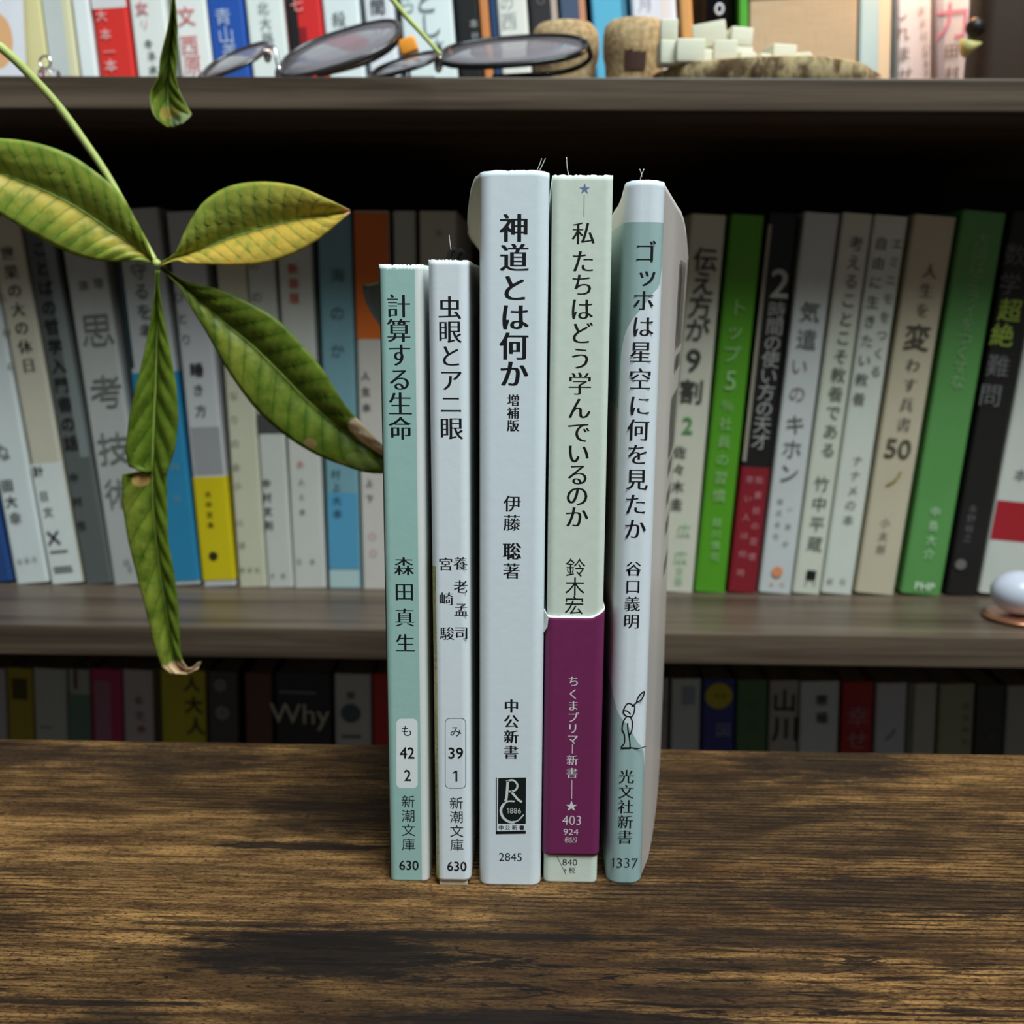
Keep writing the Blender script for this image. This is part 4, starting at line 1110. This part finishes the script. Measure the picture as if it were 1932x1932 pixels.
blocks = [  # px centre, Y, base z above slice, w, d, h, rot z, tilt, label
    (1259, 0.246, 0, .0078, .010, .0098, 0.10, 0, 'pale wooden cube at the slice edge nearest the stamped cork, under another'),
    (1260, 0.247, .0099, .0074, .010, .0085, -0.06, 0, 'pale wooden cube stacked on the one nearest the stamped cork'),
    (1299, 0.243, 0, .0122, .011, .0095, 0.06, 0, 'long pale wooden block beside the two-cube stack'),
    (1327, 0.274, 0, .0125, .012, .0120, 0.3, 0, 'pale wooden block at the bottom of the cube heap'),
    (1341, 0.276, .0122, .0150, .012, .0105, -0.2, -0.14, 'tilted pale wooden block on top of the cube heap'),
    (1391, 0.272, 0, .0105, .012, .0125, 0.2, 0, 'pale wooden block with visible grain under the thin green book'),
    (1391, 0.273, .0127, .0100, .012, .0080, 0.12, 0.05, 'small pale wooden block on the grained one under the thin green book'),
    (1367, 0.246, 0, .0100, .010, .0098, -0.1, 0, 'smooth pale wooden cube in front of the cube heap'),
    (1402, 0.248, 0, .0078, .009, .0058, 0.4, 0, 'low pale wooden chip beside the smooth cube'),
    (1438, 0.256, 0, .0074, .009, .0066, 0.5, 0, 'low pale wooden chip in front of the beige box'),
    (1471, 0.258, 0, .0112, .011, .0106, 0.25, 0, 'pale wooden cube lit orange on one side before the beige box'),
    (1511, 0.262, 0, .0098, .010, .0082, -0.35, 0, 'last pale wooden cube in the row before the beige box')]
for px, Y, z0, w_, d_, h_, rz, ti, lab in blocks:
    p = at(px, 100, Y)
    e = from_bm('wooden_block', bm_box(-w_ / 2, w_ / 2, -d_ / 2, d_ / 2, 0, h_, 0.0007, 2), M_BLOCK, None, True)
    e.location = (p.x, Y, ZS + z0 + (abs(math.sin(ti)) * w_ / 2)); e.rotation_euler = (0, ti, rz)
    tag(e, lab, 'block', 'pale wooden blocks on the wood slice')

# black jar, its white reflection built as an oval ring
p = at(1350, 60, 0.352)
e = empty('black_jar', (p.x, 0.356, Z_UP)); tag(e, 'glossy black jar with a small white oval ring for its reflection', 'jar')
lathe('body', [(0.0095, 0), (0.0115, 0.002), (0.0125, 0.02), (0.0130, 0.045), (0.0130, 0.075), (0.010, 0.083), (0.0075, 0.086)], plain('black_glass', (16, 13, 12), 0.08), e, 28)
lathe('lid', [(0.0085, 0.0862), (0.0088, 0.098), (0.008, 0.0995)], plain('black_cap', (20, 18, 18), 0.4), e, 24)
zq = at(1357, 18, 0.343).z - Z_UP; xq = at(1357, 18, 0.343).x - p.x
loop = [(xq + 0.0018 * math.cos(a), -0.01305 - 0.0004, zq + 0.0024 * math.sin(a)) for a in [2 * math.pi * i / 20 for i in range(20)]]
tube('oval_glint', loop, 0.0007, plain('white_glint', (236, 236, 246), 0.3), e, 6, True)
# dark brown wooden ornament
p = at(1902, 80, 0.285)
e = empty('wooden_ornament', (p.x, 0.285, Z_UP)); tag(e, 'dark brown wooden ornament with a round black knob and pale yellow tip', 'ornament')
DBR = plain('dark_brown_wood', (64, 46, 36), 0.6)
lathe('base', [(0.021, 0), (0.0235, 0.001), (0.0235, 0.0035), (0.022, 0.0045)], plain('umber_wood', (104, 84, 64), 0.6), e, 36)
box('body', -0.0165, 0.0165, -0.012, 0.012, 0.0045, 0.115, DBR, e, 0.006, True)
q = at(1840, 52, 0.272) - Vector((p.x, 0.285, Z_UP))
bm = bmesh.new(); bmesh.ops.create_uvsphere(bm, u_segments=16, v_segments=10, radius=0.0042); bm.transform(Matrix.Translation(q)); from_bm('knob', bm, plain('black_lacquer', (24, 18, 14), 0.5), e, True)
q2 = at(1834, 86, 0.272) - Vector((p.x, 0.285, Z_UP))
bm = bmesh.new(); bmesh.ops.create_cone(bm, cap_ends=True, segments=14, radius1=0.0042, radius2=0.0004, depth=0.0085)
bm.transform(Matrix.Translation(q2) @ Matrix.Rotation(math.radians(75), 4, 'Y')); from_bm('tip', bm, plain('pale_yellow', (204, 192, 122), 0.6), e, True)

# grey oval dome on copper plate, end of the middle shelf
p = at(1930, 1120, 0.246)
e = empty('domed_box', (p.x, 0.248, Z_MID)); tag(e, 'pale grey domed oval on a copper rimmed base at the end of the middle shelf', 'ornament')
lathe('plate', [(0.013, 0), (0.0158, 0.0006), (0.0165, 0.0016), (0.0158, 0.0022), (0.012, 0.0023)], plain('copper', (206, 142, 112), 0.3, 0.8), e, 36)
bm = bmesh.new(); bmesh.ops.create_uvsphere(bm, u_segments=28, v_segments=16, radius=1.0)
bm.transform(Matrix.Translation((0.0, 0, 0.0128)) @ Matrix.Diagonal((0.0138, 0.0125, 0.0104, 1))); from_bm('dome', bm, plain('pearl_grey', (204, 206, 220), 0.28), e, True)

# ------------------------------------------------------------------ the plant
def leaf_mat(name, green, dark, yellow, yfun, spots=(), nveins=15.0):
    t = NT(name, 0.42, 0.22)
    uv = t.n('ShaderNodeSeparateXYZ', {0: t.coord('UV')}); u, v = uv.outputs[0], uv.outputs[1]
    co = t.coord()
    s = t.math('ABSOLUTE', v)
    mott = t.noise(t.mapped((160, 160, 160), co), 1.0, 4, 0.6)
    c = t.mix(t.ramp01(mott, 0.3, 0.7), lin(dark), lin(green))
    c = t.mix(yfun(t, u, v, s, mott), c, lin(yellow))
    # side veins
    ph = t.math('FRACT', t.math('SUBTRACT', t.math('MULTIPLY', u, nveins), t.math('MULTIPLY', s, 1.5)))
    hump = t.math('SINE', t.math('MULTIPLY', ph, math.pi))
    c = t.mix(t.math('MULTIPLY', t.math('MULTIPLY', hump, t.ramp01(s, 0.0, 0.25)), 0.17), c, lin(yellow))  # bulges between veins: their lighter shading is painted into the colour
    vein = t.ramp01(t.math('ABSOLUTE', t.math('SUBTRACT', ph, 0.5)), 0.38, 0.5)
    vein = t.math('MULTIPLY', vein, t.ramp01(s, 1.0, 0.7))
    c = t.mix(t.math('MULTIPLY', vein, 0.45), c, lin(tuple(int(x * 0.75) for x in dark)))
    for (u0, v0, ru, rv, col, k) in spots:
        a = t.math('DIVIDE', t.math('SUBTRACT', u, u0), ru); b_ = t.math('DIVIDE', t.math('SUBTRACT', v, v0), rv)
        r = t.math('ADD', t.math('ADD', t.math('MULTIPLY', a, a), t.math('MULTIPLY', b_, b_)), t.math('MULTIPLY', t.math('SUBTRACT', mott, 0.5), 1.4))
        c = t.mix(t.math('MULTIPLY', t.ramp01(t.math('MULTIPLY', r, -1.0), -1.05, -0.75), k), c, lin(col))
    t.color(c)
    t.bump(t.noise(t.mapped((900, 900, 900), co), 1.0, 3), 0.15, 0.0003)
    tr = t.n('ShaderNodeBsdfTranslucent'); t.put(tr.inputs['Color'], c)
    mx = t.n('ShaderNodeMixShader', {0: 0.22})
    t.t.links.new(t.b.outputs[0], mx.inputs[1]); t.t.links.new(tr.outputs[0], mx.inputs[2])
    t.t.links.new(mx.outputs[0], t.t.nodes['Material Output'].inputs['Surface'])
    return t.m

PX, PY, PZ = -0.36, -0.02, 0.0
plant = empty('potted_plant', (PX, PY, PZ)); tag(plant, 'money tree with drooping green leaves, some yellowed and brown at tips', 'plant')
PO = Vector((PX, PY, PZ))
M_STEM = plain('green_stem', (196, 208, 122), 0.5)
M_RIB = plain('leaf_rib', (172, 190, 96), 0.5)
def leaf(stations, depths, mat, smooth_n=5, amp=0.0018, fold=(0.004, 0.004), rib_r=0.00045, linear=False, curl=None, nveins=15.0):
    st = []
    for i, row in enumerate(stations):
        Y = depths[0] + (depths[1] - depths[0]) * i / (len(stations) - 1)
        if curl: Y += curl(i / (len(stations) - 1))
        st.append((at(*row[0], Y), at(*row[1], Y - fold[0]), at(*row[2], Y - fold[1])))
    lanes = []
    for k in range(3):
        pts = [s[k] for s in st]
        if linear:
            L_ = []
            for i in range(len(pts) - 1):
                for q in range(smooth_n): L_.append(pts[i].lerp(pts[i + 1], q / smooth_n))
            lanes.append(L_ + [pts[-1]])
        else:
            lanes.append(smooth_path(pts, smooth_n))
    n = len(lanes[0]); m = 9
    cum = [0.0]
    for i in range(1, n): cum.append(cum[-1] + (lanes[0][i] - lanes[0][i - 1]).length)
    V, F, UV = [], [], []
    for i in range(n):
        u = cum[i] / cum[-1]
        row = []
        for k in range(-m, m + 1):
            s = abs(k) / m
            c, e_ = lanes[0][i], lanes[1 if k < 0 else 2][i]
            p = c.lerp(e_, s)
            ph = (u * nveins - s * 1.5) % 1.0
            p.y -= amp * math.sin(math.pi * ph) ** 0.7 * math.sin(math.pi * min(1, s * 0.92 + 0.04)) * min(1, (c - e_).length / 0.006)
            p.y += 0.0012 * (1 - s) ** 2 * min(1, (c - e_).length / 0.006)
            V.append(p - PO); UV.append((u, k / m))
    w = 2 * m + 1
    for i in range(n - 1):
        for k in range(w - 1):
            F.append((i * w + k, i * w + k + 1, (i + 1) * w + k + 1, (i + 1) * w + k))
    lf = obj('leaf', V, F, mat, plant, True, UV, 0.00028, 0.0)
    rib = [p - PO + Vector((0, 0.0008, 0)) for p in lanes[0]]
    rad = [rib_r * (1.0 - 0.75 * i / n) for i in range(n)]
    tube('midrib', rib, rad, M_RIB, lf, 6)
    return lf
HY = 0.116
TAN = (222, 190, 150)
yl1 = lambda t, u, v, s, mo: t.math('MULTIPLY', t.math('MULTIPLY', t.ramp01(v, 0.0, 0.06), t.ramp01(s, 0.75, 0.15)), t.math('MULTIPLY', t.ramp01(mo, 0.25, 0.6), 0.75))
leaf([((288, 493), (289, 489), (285, 495)), ((269, 476), (273, 446), (255, 492)), ((240, 456), (253, 408), (215, 494)), ((207, 434), (224, 362), (175, 490)), ((165, 405), (182, 325), (135, 479)),
      ((124, 380), (132, 292), (95, 460)), ((65, 352), (70, 270), (45, 432)), ((0, 326), (0, 261), (0, 403)), ((-60, 303), (-70, 262), (-45, 372)), ((-130, 282), (-130, 281), (-130, 284))],
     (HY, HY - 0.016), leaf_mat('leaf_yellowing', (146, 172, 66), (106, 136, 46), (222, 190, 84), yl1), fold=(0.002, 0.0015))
yl2 = lambda t, u, v, s, mo: t.math('MULTIPLY', t.math('MAXIMUM', t.ramp01(v, 0.0, 0.05), t.math('MULTIPLY', t.ramp01(u, 0.4, 1.0), 0.55)), t.math('MULTIPLY', t.ramp01(mo, 0.2, 0.6), 0.8))
leaf([((303, 499), (304, 495), (305, 501)), ((330, 487), (328, 480), (332, 492)), ((349, 481), (336, 467), (352, 496)), ((385, 468), (356, 423), (392, 499)), ((430, 450), (386, 380), (445, 501)),
      ((480, 435), (432, 352), (500, 497)), ((530, 421), (490, 343), (550, 481)), ((580, 410), (555, 350), (595, 456)), ((625, 404), (615, 374), (630, 428)), ((660, 399), (660, 396), (660, 402))],
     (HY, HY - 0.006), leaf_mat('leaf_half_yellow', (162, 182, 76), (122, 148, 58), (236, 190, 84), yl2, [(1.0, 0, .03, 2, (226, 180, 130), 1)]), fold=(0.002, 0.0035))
yl3 = lambda t, u, v, s, mo: t.math('MULTIPLY', t.math('MULTIPLY', t.ramp01(v, 0.0, 0.05), t.ramp01(u, 0.7, 0.2)), t.math('MULTIPLY', t.ramp01(mo, 0.35, 0.7), 0.55))
leaf([((303, 504), (306, 503), (301, 506)), ((325, 520), (330, 518), (321, 524)), ((345, 536), (352, 531), (338, 542)), ((385, 575), (405, 543), (362, 582)), ((427, 613), (460, 566), (393, 633)),
      ((478, 655), (520, 600), (432, 702)), ((530, 706), (566, 646), (480, 768)), ((580, 757), (610, 698), (530, 815)), ((633, 802), (652, 764), (588, 853)), ((685, 838), (695, 812), (648, 878)), ((725, 862), (728, 845), (705, 893)), ((775, 885), (775, 884), (774, 887))],
     (HY, HY + 0.004), leaf_mat('leaf_scorched', (106, 130, 38), (70, 98, 22), (166, 160, 66), yl3, [(0.85, -0.66, .105, .62, (250, 222, 184), 1), (0.70, 0.80, .022, .16, (160, 130, 84), .8), (0.86, .6, .05, .3, (150, 170, 90), .45), (0.82, .98, .02, .12, (190, 160, 100), .8)]), fold=(0.002, 0.0015))  # the pale green spot near the scorched tip is a painted highlight
yl4 = lambda t, u, v, s, mo: t.math('MULTIPLY', t.math('MULTIPLY', t.ramp01(u, 0.42, 0.52), t.ramp01(v, 0.1, -0.5)), t.math('MULTIPLY', t.ramp01(mo, 0.3, 0.6), 0.4))
leaf([((297, 510), (294, 510), (300, 510)), ((297, 545), (293, 545), (301, 545)), ((296, 590), (285, 600), (308, 595)), ((294, 660), (272, 668), (321, 660)), ((292, 730), (255, 735), (333, 728)),
      ((289, 790), (243, 795), (337, 790)), ((287, 845), (237, 850), (331, 848)), ((286, 878), (243, 880), (319, 882)), ((286, 889), (268, 888), (316, 892)), ((286, 896), (231, 895), (315, 898)),
      ((287, 950), (231, 950), (316, 955)), ((293, 1020), (242, 1020), (318, 1020)), ((302, 1090), (260, 1092), (330, 1085)), ((312, 1150), (276, 1152), (337, 1145)), ((320, 1200), (288, 1205), (339, 1200)),
      ((327, 1235), (298, 1238), (341, 1232)), ((335, 1255), (306, 1258), (346, 1248)), ((352, 1265), (322, 1270), (354, 1261)), ((367, 1264), (350, 1272), (364, 1259)), ((378, 1250), (374, 1262), (375, 1249))],
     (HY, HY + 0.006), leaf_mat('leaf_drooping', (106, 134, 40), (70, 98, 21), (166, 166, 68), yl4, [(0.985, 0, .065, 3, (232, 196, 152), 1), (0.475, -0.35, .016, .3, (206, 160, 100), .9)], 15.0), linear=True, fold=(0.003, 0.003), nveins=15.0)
yl5 = lambda t, u, v, s, mo: t.math('MULTIPLY', t.math('MULTIPLY', t.ramp01(u, 0.8, 0.95), t.ramp01(mo, 0.4, 0.6)), 0.4)
leaf([((327, -34), (325, -34), (329, -34)), ((328, 0), (325, 0), (331, 0)), ((326, 54), (316, 56), (335, 54)), ((320, 109), (303, 109), (334, 109)), ((317, 145), (299, 145), (333, 150)),
      ((315, 174), (284, 174), (342, 178)), ((316, 200), (285, 203), (357, 206)), ((322, 222), (297, 226), (361, 217)), ((328, 240), (318, 240), (345, 234))],
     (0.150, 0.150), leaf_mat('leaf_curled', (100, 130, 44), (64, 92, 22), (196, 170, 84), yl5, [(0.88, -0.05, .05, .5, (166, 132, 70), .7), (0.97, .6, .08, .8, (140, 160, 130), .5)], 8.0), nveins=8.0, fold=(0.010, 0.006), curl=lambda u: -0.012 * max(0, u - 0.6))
# petioles: from the hub and from the curled leaf up to the trunk, plus one bare stalk
TOP = Vector((-0.315, 0.045, 0.43))
def petiole(pxs, start, r0, r1):
    path = [Vector(start) - PO] + [at(x, y, yy) - PO for x, y, yy in pxs]
    sp = smooth_path(path, 8)
    return tube('petiole', sp, [r0 + (r1 - r0) * i / (len(sp) - 1) for i in range(len(sp))], M_STEM, plant, 8)
petiole([(-160, -40, .100), (0, 88, .108), (55, 140, .112), (110, 200, .117), (160, 268, .120), (205, 335, .122), (255, 425, .122), (292, 492, HY + 0.002)], TOP, 0.0016, 0.0010)
petiole([(150, -330, .13), (290, -160, .146), (322, -70, .150), (328, -20, .150)], TOP, 0.0016, 0.0007)
petiole([(500, -330, .17), (690, -70, .198), (752, 14, .203), (795, 62, .205), (832, 104, .206)], TOP, 0.0015, 0.0008)
hub = at(296, 497, HY + 0.001) - PO
bm = bmesh.new(); bmesh.ops.create_uvsphere(bm, u_segments=12, v_segments=8, radius=0.0014); bm.transform(Matrix.Translation(hub)); from_bm('leaf_node', bm, M_STEM, plant, True)
tube('trunk', smooth_path([(0, 0, 0.08), (0.006, 0.01, 0.2), (0.02, 0.04, 0.32), TOP - PO], 8), [0.011 - 0.006 * i / 24 for i in range(25)], plain('trunk_bark', (112, 92, 66), 0.8), plant, 12)
lathe('pot', [(0.038, 0), (0.042, 0.002), (0.052, 0.085), (0.055, 0.088), (0.055, 0.098), (0.050, 0.098), (0.048, 0.085)], plain('white_ceramic', (210, 208, 202), 0.3), plant, 32)
lathe('soil', [(0.046, 0.078), (0.047, 0.084)], plain('potting_soil', (58, 44, 34), 0.95), plant, 32)
